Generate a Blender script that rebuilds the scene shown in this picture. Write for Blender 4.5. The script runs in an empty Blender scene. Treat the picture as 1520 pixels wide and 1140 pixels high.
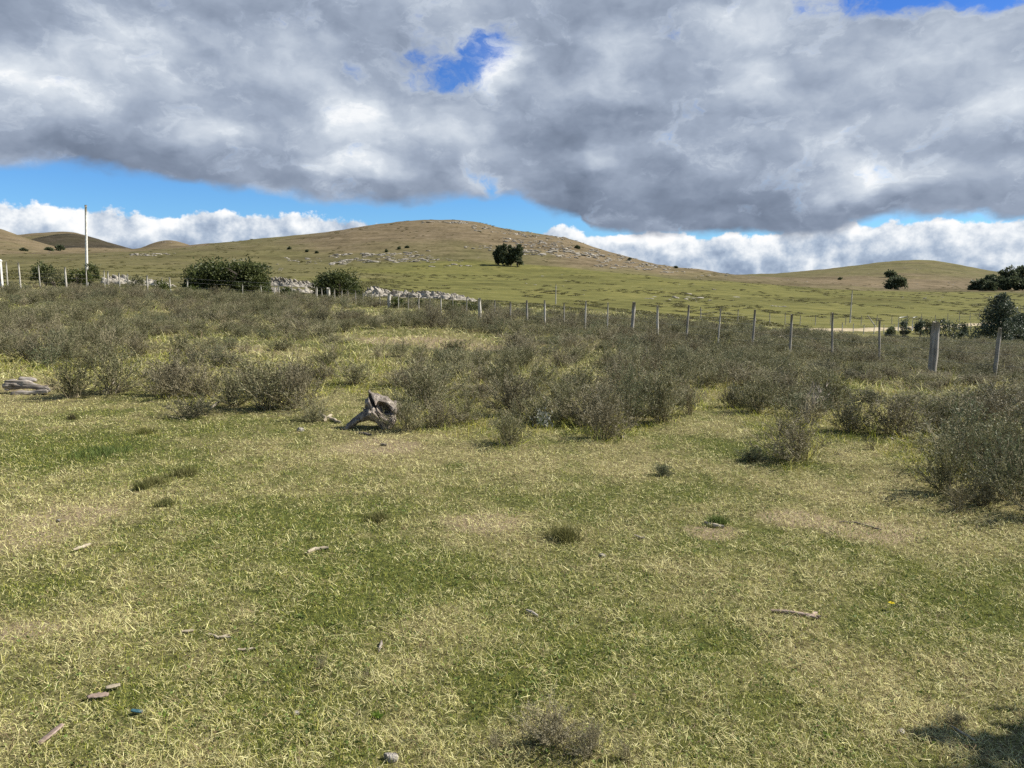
import bpy, math, random
import numpy as np
from mathutils import Vector, Euler

C = bpy.context.scene.collection
SC = bpy.context.scene
F = 1106.0                       # focal length in pixels of the 1520 px wide photograph
HY = 430.0                       # row of the true horizon
PITCH = math.atan((570 - HY) / F)
EYE = 1.6
cp, sp = math.cos(PITCH), math.sin(PITCH)
SUN_AZ, SUN_EL = math.radians(80), math.radians(43)      # azimuth from +Y towards +X
SUN_DIR = Vector((math.sin(SUN_AZ) * math.cos(SUN_EL), math.cos(SUN_AZ) * math.cos(SUN_EL), math.sin(SUN_EL)))

# ------------------------------------------------------------------ numeric helpers
def ray(x, y):
    u = (np.asarray(x, float) - 760) / F
    v = (570 - np.asarray(y, float)) / F
    dy = cp + v * sp
    dz = -sp + v * cp
    return u / dy, dz / dy       # lateral and vertical slope per metre of depth

def azel(x, y):
    t, s = ray(x, y)
    return math.atan2(t, 1.0), math.atan2(s, math.hypot(1.0, t))

def _hash(ix, iy, seed):
    h = (ix.astype(np.int64) * 374761393 + iy.astype(np.int64) * 668265263 + seed * 1274126177) & 0xFFFFFFFF
    h = ((h ^ (h >> 13)) * 1274126177) & 0xFFFFFFFF
    h = (h ^ (h >> 16)) & 0xFFFFFFFF
    return h.astype(float) / 4294967295.0

def vnoise(x, y, seed=0):
    x = np.asarray(x, float); y = np.asarray(y, float)
    ix = np.floor(x); iy = np.floor(y)
    fx = x - ix; fy = y - iy
    fx = fx * fx * (3 - 2 * fx); fy = fy * fy * (3 - 2 * fy)
    a = _hash(ix, iy, seed); b = _hash(ix + 1, iy, seed)
    c = _hash(ix, iy + 1, seed); d = _hash(ix + 1, iy + 1, seed)
    return (a * (1 - fx) + b * fx) * (1 - fy) + (c * (1 - fx) + d * fx) * fy

def fbm(x, y, octv=4, seed=0, gain=.5):
    s = 0; a = 1; n = 0
    for o in range(octv):
        s = s + a * vnoise(x * 2 ** o + 17.3 * o, y * 2 ** o - 9.1 * o, seed + o)
        n += a; a *= gain
    return s / n

def sstep(a, b, x):
    t = np.clip((x - a) / (b - a), 0, 1)
    return t * t * (3 - 2 * t)

# ------------------------------------------------------------------ terrain
COLS = np.array([-400, 0, 330, 700, 1000, 1250, 1520, 1900], float)
ROWS = np.array([0, 10, 20, 32, 48, 75, 110, 200, 330, 450, 620, 3000, 9000], float)
TAB = np.array([
    [0] * 8,
    [.06, .06, .04, .0, .0, -.03, -.08, -.12],
    [.6, .5, .3, .15, 0, -.2, -.4, -.5],
    [1.25, 1.15, .8, .42, .05, -.4, -.9, -1.1],
    [1.95, 1.85, 1.2, .55, -.2, -1.3, -2.0, -2.3],
    [2.8, 2.7, 1.6, .5, -.9, -3.0, -3.3, -3.4],
    [3.6, 3.6, 2.2, .3, -1.6, -3.4, -3.4, -3.3],
    [6.5, 6.5, 5.0, 3.2, .8, -2.3, -2.4, -2.5],
    [11, 12, 11.5, 11.5, 7, .2, -.7, -1],
    [15, 17, 18, 18, 12, 2.0, .3, -.5],
    [17, 19, 20, 20, 14, 3, .5, 0],
    [17, 19, 20, 20, 12, 3, .5, 0],
    [0, 0, 0, 0, 0, 0, 0, 0]], float)
_gt = np.linspace(-1.1, 1.1, 111)
_gl = np.linspace(0, math.log(9000 / 4.0 + 1), 260)
_gd = 4 * (np.exp(_gl) - 1)
_G = np.empty((len(_gt), len(_gl)))
_tc = (COLS - 760) / F
_rl = np.log(ROWS / 4 + 1)
_tmp = np.array([np.interp(_gl, _rl, TAB[:, k]) for k in range(8)])
for j in range(len(_gl)):
    _G[:, j] = np.interp(_gt, _tc, _tmp[:, j])
def _blur(a, axis, s):
    r = int(3 * s); k = np.exp(-.5 * (np.arange(-r, r + 1) / s) ** 2); k /= k.sum()
    return np.apply_along_axis(lambda v: np.convolve(np.pad(v, r, mode='edge'), k, 'valid'), axis, a)
_G = _blur(_blur(_G, 0, 5), 1, 5)

def base_h(t, d):
    fi = np.clip((t + 1.1) / 2.2 * 110, 0, 109.999); i = fi.astype(int); fi = fi - i
    l = np.log(np.clip(d, 0, 8900) / 4 + 1)
    fj = np.clip(l / _gl[-1] * 259, 0, 258.999); j = fj.astype(int); fj = fj - j
    return (_G[i, j] * (1 - fi) + _G[i + 1, j] * fi) * (1 - fj) + (_G[i, j + 1] * (1 - fi) + _G[i + 1, j + 1] * fi) * fj

RIDGES = [   # distance, front start, back width, skyline pixels
    (650, 300, 420, [(-500, 392), (-100, 386), (100, 379), (200, 373), (290, 366.5), (345, 362.5), (400, 358), (440, 353.5), (480, 349), (510, 344.5), (540, 339.5), (575, 335), (600, 332), (640, 329.5), (680, 330),
                     (712, 333), (740, 341), (770, 346), (800, 350), (830, 355), (860, 362), (890, 373), (920, 381), (960, 391.5), (1000, 399.5), (1050, 406),
                     (1100, 412), (1200, 422), (1400, 430), (2000, 432)]),
    (980, 560, 500, [(-500, 440), (150, 400), (195, 376), (215, 368.5), (232, 361.5), (246, 357.8), (256, 357.5), (270, 360.5), (285, 365.5), (305, 371), (340, 385), (600, 440), (2000, 440)]),
    (820, 420, 500, [(-500, 322), (-300, 318), (-120, 326), (-40, 335), (0, 342), (18, 348), (40, 356), (75, 367), (120, 378), (200, 395), (400, 440), (2000, 440)]),
    (1300, 760, 600, [(-500, 380), (-100, 372), (-20, 356), (25, 349.5), (55, 347), (95, 345.8), (118, 349), (150, 357.5), (172, 364), (195, 370), (230, 377), (300, 388), (500, 440), (2000, 440)]),
    (950, 480, 600, [(-500, 460), (800, 445), (950, 418), (1040, 411), (1090, 409), (1160, 406), (1200, 402.5), (1240, 398.8), (1275, 395.5), (1300, 393), (1330, 390), (1360, 389), (1390, 390),
                     (1420, 394.5), (1450, 400.5), (1480, 405), (1520, 408), (1600, 409), (1700, 404), (1900, 396), (2200, 395)]),
]
_RT = []
for D, d0, bw, pts in RIDGES:
    xs = np.linspace(-500, 2000, 2501)
    ys = np.interp(xs, [p[0] for p in pts], [p[1] for p in pts])
    k = np.exp(-.5 * (np.arange(-30, 31) / 9) ** 2); k /= k.sum()
    ys = np.convolve(np.pad(ys, 30, mode='edge'), k, 'valid')
    t, s = ray(xs, ys)
    _RT.append((D, d0, bw, t, EYE + s * D))

def polar(x, y):
    r = np.hypot(x, y)
    az = np.arctan2(x, y)
    lim = math.radians(46)
    a = np.abs(az)
    t = np.where(a <= lim, np.tan(np.clip(az, -lim, lim)), np.sign(az) * math.tan(lim) * (1 - (a - lim) / (math.pi - lim)))
    d = np.where(a <= lim, y, r * math.cos(lim))
    return t, d

def road_offset(x, y):
    """signed distance from the sandy road's centre line (metres)"""
    ax, ay, bx, by = 24.0, 66.0, 112.0, 150.0
    L = math.hypot(bx - ax, by - ay)
    ux, uy = (bx - ax) / L, (by - ay) / L
    s = (x - ax) * ux + (y - ay) * uy
    o = (x - ax) * -uy + (y - ay) * ux
    return o - 2.2 * np.sin(s / 17.0), s, L

def terrain(x, y):
    x = np.asarray(x, float); y = np.asarray(y, float)
    t, d = polar(x, y)
    b = base_h(t, d)
    h = b
    for D, d0, bw, rt, rh in _RT:
        top = np.interp(t, rt, rh) - np.minimum(b, 20)
        p = np.where(d < D, sstep(d0, D * 1.0, d) ** 1.0, 1 - sstep(D, D + bw, d))
        # a firm crest: the slope eases out just before the ridge line
        L = np.maximum(top, 0) * p
        h = np.maximum(h, np.minimum(b, 20) + L)
    r = np.hypot(x, y)
    far = sstep(120, 500, r)
    n = (fbm(x / 90, y / 90, 4, 3) - .5) * 7.0 * far * (1 - sstep(1500, 3000, r))
    n = n * np.clip(1 - np.exp(-((d - 650) / 120.0) ** 2) * .75, 0, 1)
    n2 = (fbm(x / 14, y / 14, 3, 11) - .5) * (.12 * sstep(9, 30, r) + 1.0 * far)
    n3 = (fbm(x / 1.7, y / 1.7, 3, 21) - .5) * .10 * sstep(.3, 4, r)
    n4 = (fbm(x / .32, y / .32, 2, 31) - .5) * .03 * (1 - sstep(25, 60, r))
    return h + n + n2 + n3 + n4

def th(x, y):
    return float(terrain(np.array([x]), np.array([y]))[0])

def pix(x, y, dmin=1.0, dmax=1500.0):
    """the point of the ground seen at pixel (x, y) of the photograph"""
    t, s = ray(x, y)
    d = np.exp(np.linspace(math.log(dmin), math.log(dmax), 6000))
    g = terrain(t * d, d) - (EYE + s * d)
    k = np.argmax(g > 0) if (g > 0).any() else len(d) - 1
    return Vector((t * d[k], d[k], th(t * d[k], d[k])))

def col(x, d):
    """the ground point at distance d in the column x of the photograph"""
    t, s = ray(x, HY)
    return Vector((float(t) * d, d, th(float(t) * d, d)))

def top_h(p, y):
    """height over the ground that a thing at p needs to reach the row y"""
    s = ray(760, y)[1]
    return EYE + float(s) * p.y - p.z

# ------------------------------------------------------------------ material helpers
def new_mat(name):
    m = bpy.data.materials.new(name); m.use_nodes = True
    nt = m.node_tree; nt.nodes.clear()
    return m, nt

class NT:
    def __init__(self, nt): self.nt = nt
    def n(self, typ, **kw):
        o = self.nt.nodes.new(typ)
        for k, v in kw.items(): setattr(o, k, v)
        return o
    def put(self, sock, v):
        if v is None: return
        if isinstance(v, bpy.types.NodeSocket): self.nt.links.new(v, sock)
        elif isinstance(v, (tuple, list)) and sock.type == 'RGBA' and len(v) == 3: sock.default_value = (*v, 1)
        else: sock.default_value = v
    def m(self, op, a, b=None, c=None, clamp=False):
        o = self.n('ShaderNodeMath', operation=op, use_clamp=clamp)
        self.put(o.inputs[0], a); self.put(o.inputs[1], b); self.put(o.inputs[2], c)
        return o.outputs[0]
    def vm(self, op, a, b=None, scale=None):
        o = self.n('ShaderNodeVectorMath', operation=op)
        self.put(o.inputs[0], a); self.put(o.inputs[1], b)
        if scale is not None: self.put(o.inputs['Scale'], scale)
        return o.outputs['Value'] if op in ('LENGTH', 'DOT_PRODUCT', 'DISTANCE') else o.outputs[0]
    def noise(self, vec, scale, detail=4, rough=.55, out='Fac', lac=2.0, dist=0.0):
        o = self.n('ShaderNodeTexNoise', noise_dimensions=getattr(self, 'dim', '3D'))
        self.put(o.inputs['Vector'], vec); o.inputs['Scale'].default_value = scale
        o.inputs['Detail'].default_value = detail; o.inputs['Roughness'].default_value = rough
        o.inputs['Lacunarity'].default_value = lac; o.inputs['Distortion'].default_value = dist
        return o.outputs[out]
    def mix(self, f, a, b, mode='MIX'):
        o = self.n('ShaderNodeMix', data_type='RGBA', blend_type=mode)
        self.put(o.inputs[0], f); self.put(o.inputs[6], a); self.put(o.inputs[7], b)
        return o.outputs[2]
    def ss(self, v, a, b, lo=0.0, hi=1.0):
        o = self.n('ShaderNodeMapRange', interpolation_type='SMOOTHSTEP')
        self.put(o.inputs[0], v); self.put(o.inputs[1], a); self.put(o.inputs[2], b); self.put(o.inputs[3], lo); self.put(o.inputs[4], hi)
        return o.outputs[0]
    def ramp(self, f, stops, interp='LINEAR'):
        o = self.n('ShaderNodeValToRGB'); o.color_ramp.interpolation = interp
        e = o.color_ramp.elements
        e[0].position, e[0].color = stops[0][0], (*stops[0][1], 1)
        e[1].position, e[1].color = stops[-1][0], (*stops[-1][1], 1)
        for p, c in stops[1:-1]:
            k = e.new(p); k.color = (*c, 1)
        self.put(o.inputs[0], f)
        return o.outputs[0]
    def attr(self, name, out='Color'):
        o = self.n('ShaderNodeAttribute'); o.attribute_name = name
        return o.outputs[out]
    def mapped(self, vec, scale):
        o = self.n('ShaderNodeMapping'); self.put(o.inputs[0], vec); o.inputs['Scale'].default_value = scale
        return o.outputs[0]

def finish(N, color, rough=.85, spec=.2, transl=0.0, normal=None, tcol=None):
    p = N.n('ShaderNodeBsdfPrincipled')
    N.put(p.inputs['Base Color'], color); N.put(p.inputs['Roughness'], rough)
    p.inputs['Specular IOR Level'].default_value = spec
    if normal is not None: N.put(p.inputs['Normal'], normal)
    out = N.n('ShaderNodeOutputMaterial')
    sh = p.outputs[0]
    if transl > 0:
        t = N.n('ShaderNodeBsdfTranslucent'); N.put(t.inputs[0], tcol if tcol is not None else color)
        mx = N.n('ShaderNodeMixShader'); mx.inputs[0].default_value = transl
        N.nt.links.new(sh, mx.inputs[1]); N.nt.links.new(t.outputs[0], mx.inputs[2]); sh = mx.outputs[0]
    N.nt.links.new(sh, out.inputs['Surface'])

def bump(N, height, strength=.5, dist=.02):
    b = N.n('ShaderNodeBump'); b.inputs['Strength'].default_value = strength; b.inputs['Distance'].default_value = dist
    N.put(b.inputs['Height'], height)
    return b.outputs[0]

def mat_leaf(name, cols, transl=.3, rough=.6, spec=.25, var=.35):
    """leaves: per-leaf attribute 'v' and per-object random pick the tone"""
    m, nt = new_mat(name); N = NT(nt)
    v = N.attr('v', 'Fac')
    oi = N.n('ShaderNodeObjectInfo').outputs['Random']
    f = N.m('ADD', v, N.m('MULTIPLY', N.m('SUBTRACT', oi, .5), var), clamp=True)
    k = len(cols) - 1
    c = N.ramp(f, [(i / k, cc) for i, cc in enumerate(cols)])
    finish(N, c, rough, spec, transl)
    return m

def mat_vcol(name, transl=.25, rough=.7, spec=.2):
    m, nt = new_mat(name); N = NT(nt)
    finish(N, N.attr('tone'), rough, spec, transl)
    return m

def mat_wood(name, c0, c1, c2, scale=14.0, stretch=(1, 1, .08), bumpd=.01, weather=None):
    m, nt = new_mat(name); N = NT(nt)
    co = N.n('ShaderNodeTexCoord').outputs['Object']
    g = N.noise(N.mapped(co, stretch), scale, 6, .65)
    g2 = N.noise(co, scale * .22, 3, .5)
    f = N.m('ADD', N.m('MULTIPLY', g, .8), N.m('MULTIPLY', g2, .35))
    c = N.ramp(f, [(.36, c0), (.55, c1), (.74, c2)])
    if weather is not None:
        c = N.mix(N.ss(N.noise(co, 3.3, 4), .52, .66, 0, .85), c, weather)
    finish(N, c, .85, .15, normal=bump(N, g, .9, bumpd))
    return m

def mat_rock(name, c0=(.08, .07, .055), c1=(.25, .225, .185), c2=(.44, .405, .345)):
    m, nt = new_mat(name); N = NT(nt)
    co = N.n('ShaderNodeTexCoord').outputs['Object']
    oi = N.n('ShaderNodeObjectInfo').outputs['Random']
    a = N.noise(co, 1.6, 6, .65); b = N.noise(co, 7.0, 5, .6)
    f = N.m('ADD', N.m('MULTIPLY', a, .65), N.m('MULTIPLY', b, .35))
    f = N.m('ADD', f, N.m('MULTIPLY', N.m('SUBTRACT', oi, .5), .1))
    c = N.ramp(f, [(.34, c0), (.47, c1), (.62, c2)])
    c = N.mix(N.ss(N.noise(co, 3.1, 4), .58, .68, 0, .5), c, (.20, .19, .10))
    finish(N, c, .9, .1, normal=bump(N, f, .8, .05))
    return m

# ------------------------------------------------------------------ mesh helpers
def mesh_np(name, verts, quads=None, tris=None, attrs=None, smooth=False, mats=(), mi=None):
    verts = np.asarray(verts, np.float32).reshape(-1, 3)
    q = np.asarray(quads if quads is not None else np.zeros((0, 4)), np.int64).reshape(-1, 4)
    t = np.asarray(tris if tris is not None else np.zeros((0, 3)), np.int64).reshape(-1, 3)
    me = bpy.data.meshes.new(name)
    me.vertices.add(len(verts)); me.vertices.foreach_set('co', verts.ravel())
    nl = q.size + t.size
    me.loops.add(nl); me.loops.foreach_set('vertex_index', np.concatenate([q.ravel(), t.ravel()]).astype(np.int32))
    me.polygons.add(len(q) + len(t))
    ls = np.concatenate([np.arange(len(q)) * 4, len(q) * 4 + np.arange(len(t)) * 3]).astype(np.int32)
    me.polygons.foreach_set('loop_start', ls)
    if mi is not None: me.polygons.foreach_set('material_index', np.asarray(mi, np.int32))
    for m in mats: me.materials.append(m)
    me.update(calc_edges=True)
    if attrs:
        for k, (typ, data) in attrs.items():
            a = me.attributes.new(k, typ, 'POINT')
            data = np.asarray(data, np.float32)
            if typ == 'FLOAT': a.data.foreach_set('value', data.ravel())
            elif typ == 'FLOAT_COLOR': a.data.foreach_set('color', data.ravel())
            elif typ == 'FLOAT_VECTOR': a.data.foreach_set('vector', data.ravel())
    me.polygons.foreach_set('use_smooth', np.full(len(me.polygons), smooth, bool))
    me.validate()
    return me

class MB:
    """collects simple polygons for one mesh object"""
    def __init__(self): self.v = []; self.f = []; self.vv = []
    def add(self, vs, fs, val=.5):
        o = len(self.v); self.v += [tuple(p) for p in vs]; self.f += [[i + o for i in f] for f in fs]; self.vv += [val] * len(vs)
    def tube(self, pts, rad, n=8, caps=True, rng=None, jit=0.0, val=.5):
        pts = [Vector(p) for p in pts]; vs = []; fs = []
        up = Vector((0, 0, 1)) if abs((pts[-1] - pts[0]).normalized().z) < .9 else Vector((1, 0, 0))
        for i, p in enumerate(pts):
            d = (pts[min(i + 1, len(pts) - 1)] - pts[max(i - 1, 0)]).normalized()
            a = d.cross(up).normalized(); b = d.cross(a).normalized()
            for k in range(n):
                th_ = 2 * math.pi * k / n
                r = rad[i] * (1 + (rng.uniform(-jit, jit) if rng else 0))
                vs.append(p + (a * math.cos(th_) + b * math.sin(th_)) * r)
        for i in range(len(pts) - 1):
            for k in range(n):
                fs.append([i * n + k, i * n + (k + 1) % n, (i + 1) * n + (k + 1) % n, (i + 1) * n + k])
        if caps:
            fs.append(list(range(n))); fs.append([(len(pts) - 1) * n + k for k in range(n)][::-1])
        self.add(vs, fs, val)
    def box(self, c, s, rz=0.0, tilt=None):
        e = Euler(tilt if tilt else (0, 0, rz)).to_matrix()
        vs = [Vector(c) + e @ Vector((sx * s[0] / 2, sy * s[1] / 2, sz * s[2] / 2)) for sx in (-1, 1) for sy in (-1, 1) for sz in (-1, 1)]
        self.add(vs, [[0, 1, 3, 2], [4, 6, 7, 5], [0, 4, 5, 1], [2, 3, 7, 6], [0, 2, 6, 4], [1, 5, 7, 3]])
    def mesh(self, name, mat, smooth=True, uplift=None):
        me = bpy.data.meshes.new(name); me.from_pydata(self.v, [], self.f); me.materials.append(mat); me.update()
        me.polygons.foreach_set('use_smooth', [smooth] * len(me.polygons))
        a = me.attributes.new('v', 'FLOAT', 'POINT'); a.data.foreach_set('value', self.vv)
        return me

def link(name, me, parent=None, loc=None):
    o = bpy.data.objects.new(name, me); C.objects.link(o)
    if parent is not None: o.parent = parent
    if loc is not None: o.location = loc
    return o

def tag(o, label=None, cat=None, group=None, kind=None):
    if label: o['label'] = label
    if cat: o['category'] = cat
    if group: o['group'] = group
    if kind: o['kind'] = kind
    return o

def thing(name, label, cat, loc, rz=0.0, group=None):
    e = bpy.data.objects.new(name, None); C.objects.link(e)
    e.empty_display_size = .2
    e.location = loc; e.rotation_euler = (0, 0, rz)
    return tag(e, label, cat, group)

def surface_nets(sdf, lo, hi, res):
    """isosurface (value 0, inside negative) of sdf(X, Y, Z) as quads"""
    lo = np.array(lo, float); hi = np.array(hi, float)
    n = np.maximum(((hi - lo) / res).astype(int) + 1, 4)
    ax = [lo[i] + np.arange(n[i]) * res for i in range(3)]
    X, Y, Z = np.meshgrid(*ax, indexing='ij')
    S = sdf(X, Y, Z)
    ins = S < 0
    nc = n - 1
    cs = np.zeros(nc); acc = np.zeros((*nc, 3)); cnt = np.zeros(nc)
    corners = [(i, j, k) for i in (0, 1) for j in (0, 1) for k in (0, 1)]
    sl = lambda c: tuple(slice(c[i], c[i] + nc[i]) for i in range(3))
    for a in corners:
        for i in range(3):
            if a[i] == 0:
                b = list(a); b[i] = 1
                sa, sb = S[sl(a)], S[sl(b)]
                cr = (sa < 0) != (sb < 0)
                tt = np.where(cr, sa / np.where(cr, sa - sb, 1), 0)
                p = np.zeros((*nc, 3))
                for q in range(3): p[..., q] = a[q]
                p[..., i] = tt
                acc += np.where(cr[..., None], p, 0); cnt += cr
    act = cnt > 0
    idx = -np.ones(nc, int); idx[act] = np.arange(act.sum())
    cell = np.argwhere(act)
    V = lo + (cell + acc[act] / cnt[act][:, None]) * res
    quads = []
    for i in range(3):
        j, k = (i + 1) % 3, (i + 2) % 3
        s0 = [slice(1, nc[0]), slice(1, nc[1]), slice(1, nc[2])]; s0[i] = slice(0, nc[i])
        s1 = list(s0); s1[i] = slice(1, nc[i] + 1)
        A, B = ins[tuple(s0)], ins[tuple(s1)]
        for flip, msk in ((False, A & ~B), (True, ~A & B)):
            c = np.argwhere(msk)
            if not len(c): continue
            off = np.array([1, 1, 1]); off[i] = 0
            c = c + off
            def g(dj, dk):
                e = c.copy(); e[:, j] -= dj; e[:, k] -= dk
                return idx[e[:, 0], e[:, 1], e[:, 2]]
            q = np.stack([g(1, 1), g(0, 1), g(0, 0), g(1, 0)], 1)
            quads.append(q[:, ::-1] if flip else q)
    Q = np.concatenate(quads)
    return V, Q

def n3(X, Y, Z, s, seed):
    return (vnoise(X * s + Z * s * .71, Y * s + Z * s * .53, seed) + vnoise(Y * s - X * .37 * s, Z * s + X * .21 * s, seed + 5)) * .5

def capsule(P, a, b, ra, rb):
    a = np.array(a); b = np.array(b); ab = b - a
    X, Y, Z = P
    h = np.clip(((X - a[0]) * ab[0] + (Y - a[1]) * ab[1] + (Z - a[2]) * ab[2]) / (ab @ ab), 0, 1)
    return np.sqrt((X - a[0] - h * ab[0]) ** 2 + (Y - a[1] - h * ab[1]) ** 2 + (Z - a[2] - h * ab[2]) ** 2) - (ra + (rb - ra) * h)

def smin(a, b, k):
    h = np.clip(.5 + .5 * (b - a) / k, 0, 1)
    return b * (1 - h) + a * h - k * h * (1 - h)

def unit(v): return v / np.maximum(np.linalg.norm(v, axis=1, keepdims=True), 1e-9)

def leaf_quads(c, d, length, width, rng):
    """diamond leaves at c along d"""
    n = len(c)
    side = unit(np.cross(d, rng.normal(size=(n, 3))))
    L = np.broadcast_to(length, (n,))[:, None]; W = np.broadcast_to(width, (n,))[:, None]
    v = np.stack([c, c + d * L * .45 + side * W * .5, c + d * L, c + d * L * .45 - side * W * .5], 1)
    return v.reshape(-1, 3), np.arange(4 * n).reshape(n, 4)

def ribbons(p0, d0, length, w0, w1, bend, segs, rng):
    """curved tapering strips from p0; bend is added to the direction along the strip. returns verts, quads, samples"""
    n = len(p0)
    side = unit(np.cross(d0, rng.normal(size=(n, 3))))
    L = np.broadcast_to(length, (n,))[:, None]
    pts = [p0]; d = d0.copy()
    for s in range(segs):
        pts.append(pts[-1] + unit(d) * L / segs); d = d + bend / segs
    V = []; 
    for s, p in enumerate(pts):
        w = (w0 + (w1 - w0) * s / segs)
        w = np.broadcast_to(w, (n,))[:, None]
        V += [p - side * w * .5, p + side * w * .5]
    V = np.stack(V, 1).reshape(-1, 3)
    k = 2 * (segs + 1)
    base = (np.arange(n) * k)[:, None]
    Q = np.concatenate([base + np.array([[2 * s, 2 * s + 1, 2 * s + 3, 2 * s + 2]]) for s in range(segs)], 0)
    return V, Q, np.stack(pts, 1)

# ------------------------------------------------------------------ materials
def dryness(x, y):
    """0 = fresh green turf, 1 = bleached dry turf"""
    f = fbm(x / 1.7, y / 1.7, 3, 41) * .36 + fbm(x / .42, y / .42, 3, 47) * .40 + fbm(x / .12, y / .12, 2, 49) * .24
    f = .54 + (sstep(.28, .70, f) - .5) * .52
    for px, py, r, a in PATCHES:
        p = _PP[(px, py)]
        f = f + a * np.exp(-((x - p[0]) / r) ** 2 - ((y - p[1]) / (r * .9)) ** 2)
    return np.clip(f, 0, 1)

PATCHES = [(560, 662, .7, .6), (730, 780, .6, .3), (1230, 900, .6, .2), (60, 935, .35, .5), (1180, 760, .8, .2), (90, 760, .6, .4),
           (860, 690, .7, .35), (650, 930, .35, .35), (1000, 1000, .5, .2), (340, 1110, .25, .45), (1300, 1020, .4, .3), (250, 650, 1.5, -.12), (760, 690, 1.4, -.12), (1050, 720, 1.2, -.1),
           (130, 668, .6, -.8), (1440, 905, .6, -.7), (300, 1060, .5, -.5), (1110, 668, .5, -.9), (760, 985, .4, -.5), (270, 700, .5, -.5), (60, 870, .4, -.4),
           (1090, 990, .5, -.4), (480, 880, .6, -.4), (440, 1110, .3, -.4), (1200, 790, .6, -.25), (590, 850, .6, -.3), (900, 640, .6, -.5), (410, 770, .6, -.35)]
_PP = {(a, b): pix(a, b, 1.2, 40) for a, b, _, _ in PATCHES}

M = {}
M['shrub'] = mat_leaf('shrub_leaves', [(.050, .054, .023), (.118, .122, .055), (.200, .198, .098), (.34, .325, .18)], .22, var=.5)
M['shrub_green'] = mat_leaf('green_shrub_leaves', [(.050, .064, .032), (.105, .128, .064), (.17, .19, .10), (.26, .275, .155)], .22, var=.2)
M['shrub_dark'] = mat_leaf('dark_shrub_leaves', [(.04, .045, .024), (.08, .085, .046), (.13, .13, .075)], .25, var=.2)
M['shrub_brown'] = mat_leaf('brown_shrub_leaves', [(.060, .053, .029), (.136, .122, .068), (.222, .197, .118), (.36, .325, .21)], .2, var=.4)
M['stem'] = mat_leaf('shrub_stems', [(.11, .092, .056), (.25, .215, .135), (.44, .39, .265)], 0, .9, .1, .3)
M['dead'] = mat_leaf('dead_twigs', [(.18, .15, .12), (.30, .26, .21), (.42, .37, .31)], 0, .9, .1, .2)
M['tree'] = mat_leaf('evergreen_leaves', [(.026, .036, .011), (.060, .078, .023), (.110, .128, .042), (.17, .185, .072)], .3, .5, .3, .15)
M['tree_lime'] = mat_leaf('lime_leaves', [(.035, .050, .008), (.075, .095, .018), (.12, .14, .03)], .25, .5, .3, .15)
M['gum'] = mat_leaf('gum_leaves', [(.028, .042, .024), (.060, .082, .050), (.105, .130, .085), (.16, .185, .13)], .2, .5, .35, .15)
M['far_tree'] = mat_leaf('far_tree_leaves', [(.044, .058, .030), (.092, .112, .058), (.16, .18, .098)], .3, .6, .2, .2)
M['bark'] = mat_wood('grey_bark', (.05, .04, .03), (.12, .10, .08), (.22, .19, .15), 8)
M['post'] = mat_wood('weathered_post', (.11, .10, .083), (.30, .275, .235), (.48, .445, .39), 12, (1, 1, .05), .004)
M['post_pale'] = mat_wood('pale_post', (.24, .225, .19), (.46, .43, .37), (.60, .57, .50), 16, (1, 1, .06), .005)
M['stump'] = mat_wood('weathered_stump', (.030, .024, .020), (.20, .17, .14), (.52, .46, .39), 30, (1, 1, .10), .03, (.20, .12, .08))
M['log'] = mat_wood('weathered_log', (.045, .036, .03), (.24, .205, .17), (.54, .49, .42), 24, (.10, 1, 1), .014)
M['stick'] = mat_wood('bleached_stick', (.13, .105, .07), (.33, .28, .20), (.48, .42, .31), 30, (.1, 1, 1), .004)
M['chip'] = mat_wood('bark_chip', (.10, .07, .055), (.27, .20, .16), (.42, .33, .27), 40, (.15, 1, 1), .004)
M['rock'] = mat_rock('pale_rock')
M['stone'] = mat_rock('grey_stone', (.2, .18, .15), (.42, .38, .33), (.6, .56, .5))

def plain(name, c, rough=.8, spec=.2, transl=0.0, metal=0.0):
    m, nt = new_mat(name); N = NT(nt)
    co = N.n('ShaderNodeTexCoord').outputs['Object']
    k = N.noise(co, 9, 5, .6)
    cc = N.mix(N.ss(k, .35, .68), tuple(v * .78 for v in c), tuple(min(1, v * 1.15) for v in c))
    finish(N, cc, rough, spec, transl)
    return m
M['concrete'] = plain('white_concrete', (.74, .72, .66), .85)
M['whitewash'] = plain('whitewash', (.62, .61, .57), .85)
M['steel'] = plain('galvanised_wire', (.32, .32, .31), .5, .5)
M['yellow'] = plain('yellow_petal', (.75, .60, .02), .6, .2, .3)
M['lime_weed'] = plain('lime_weed_leaf', (.22, .32, .05), .6, .2, .3)
M['blue_scrap'] = plain('blue_scrap', (.035, .10, .12), .5, .4)
M['white_bloom'] = plain('white_bloom', (.36, .37, .31), .8, .1, .2)
M['blade'] = mat_vcol('grass_blades', .24, .65, .25)

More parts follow.
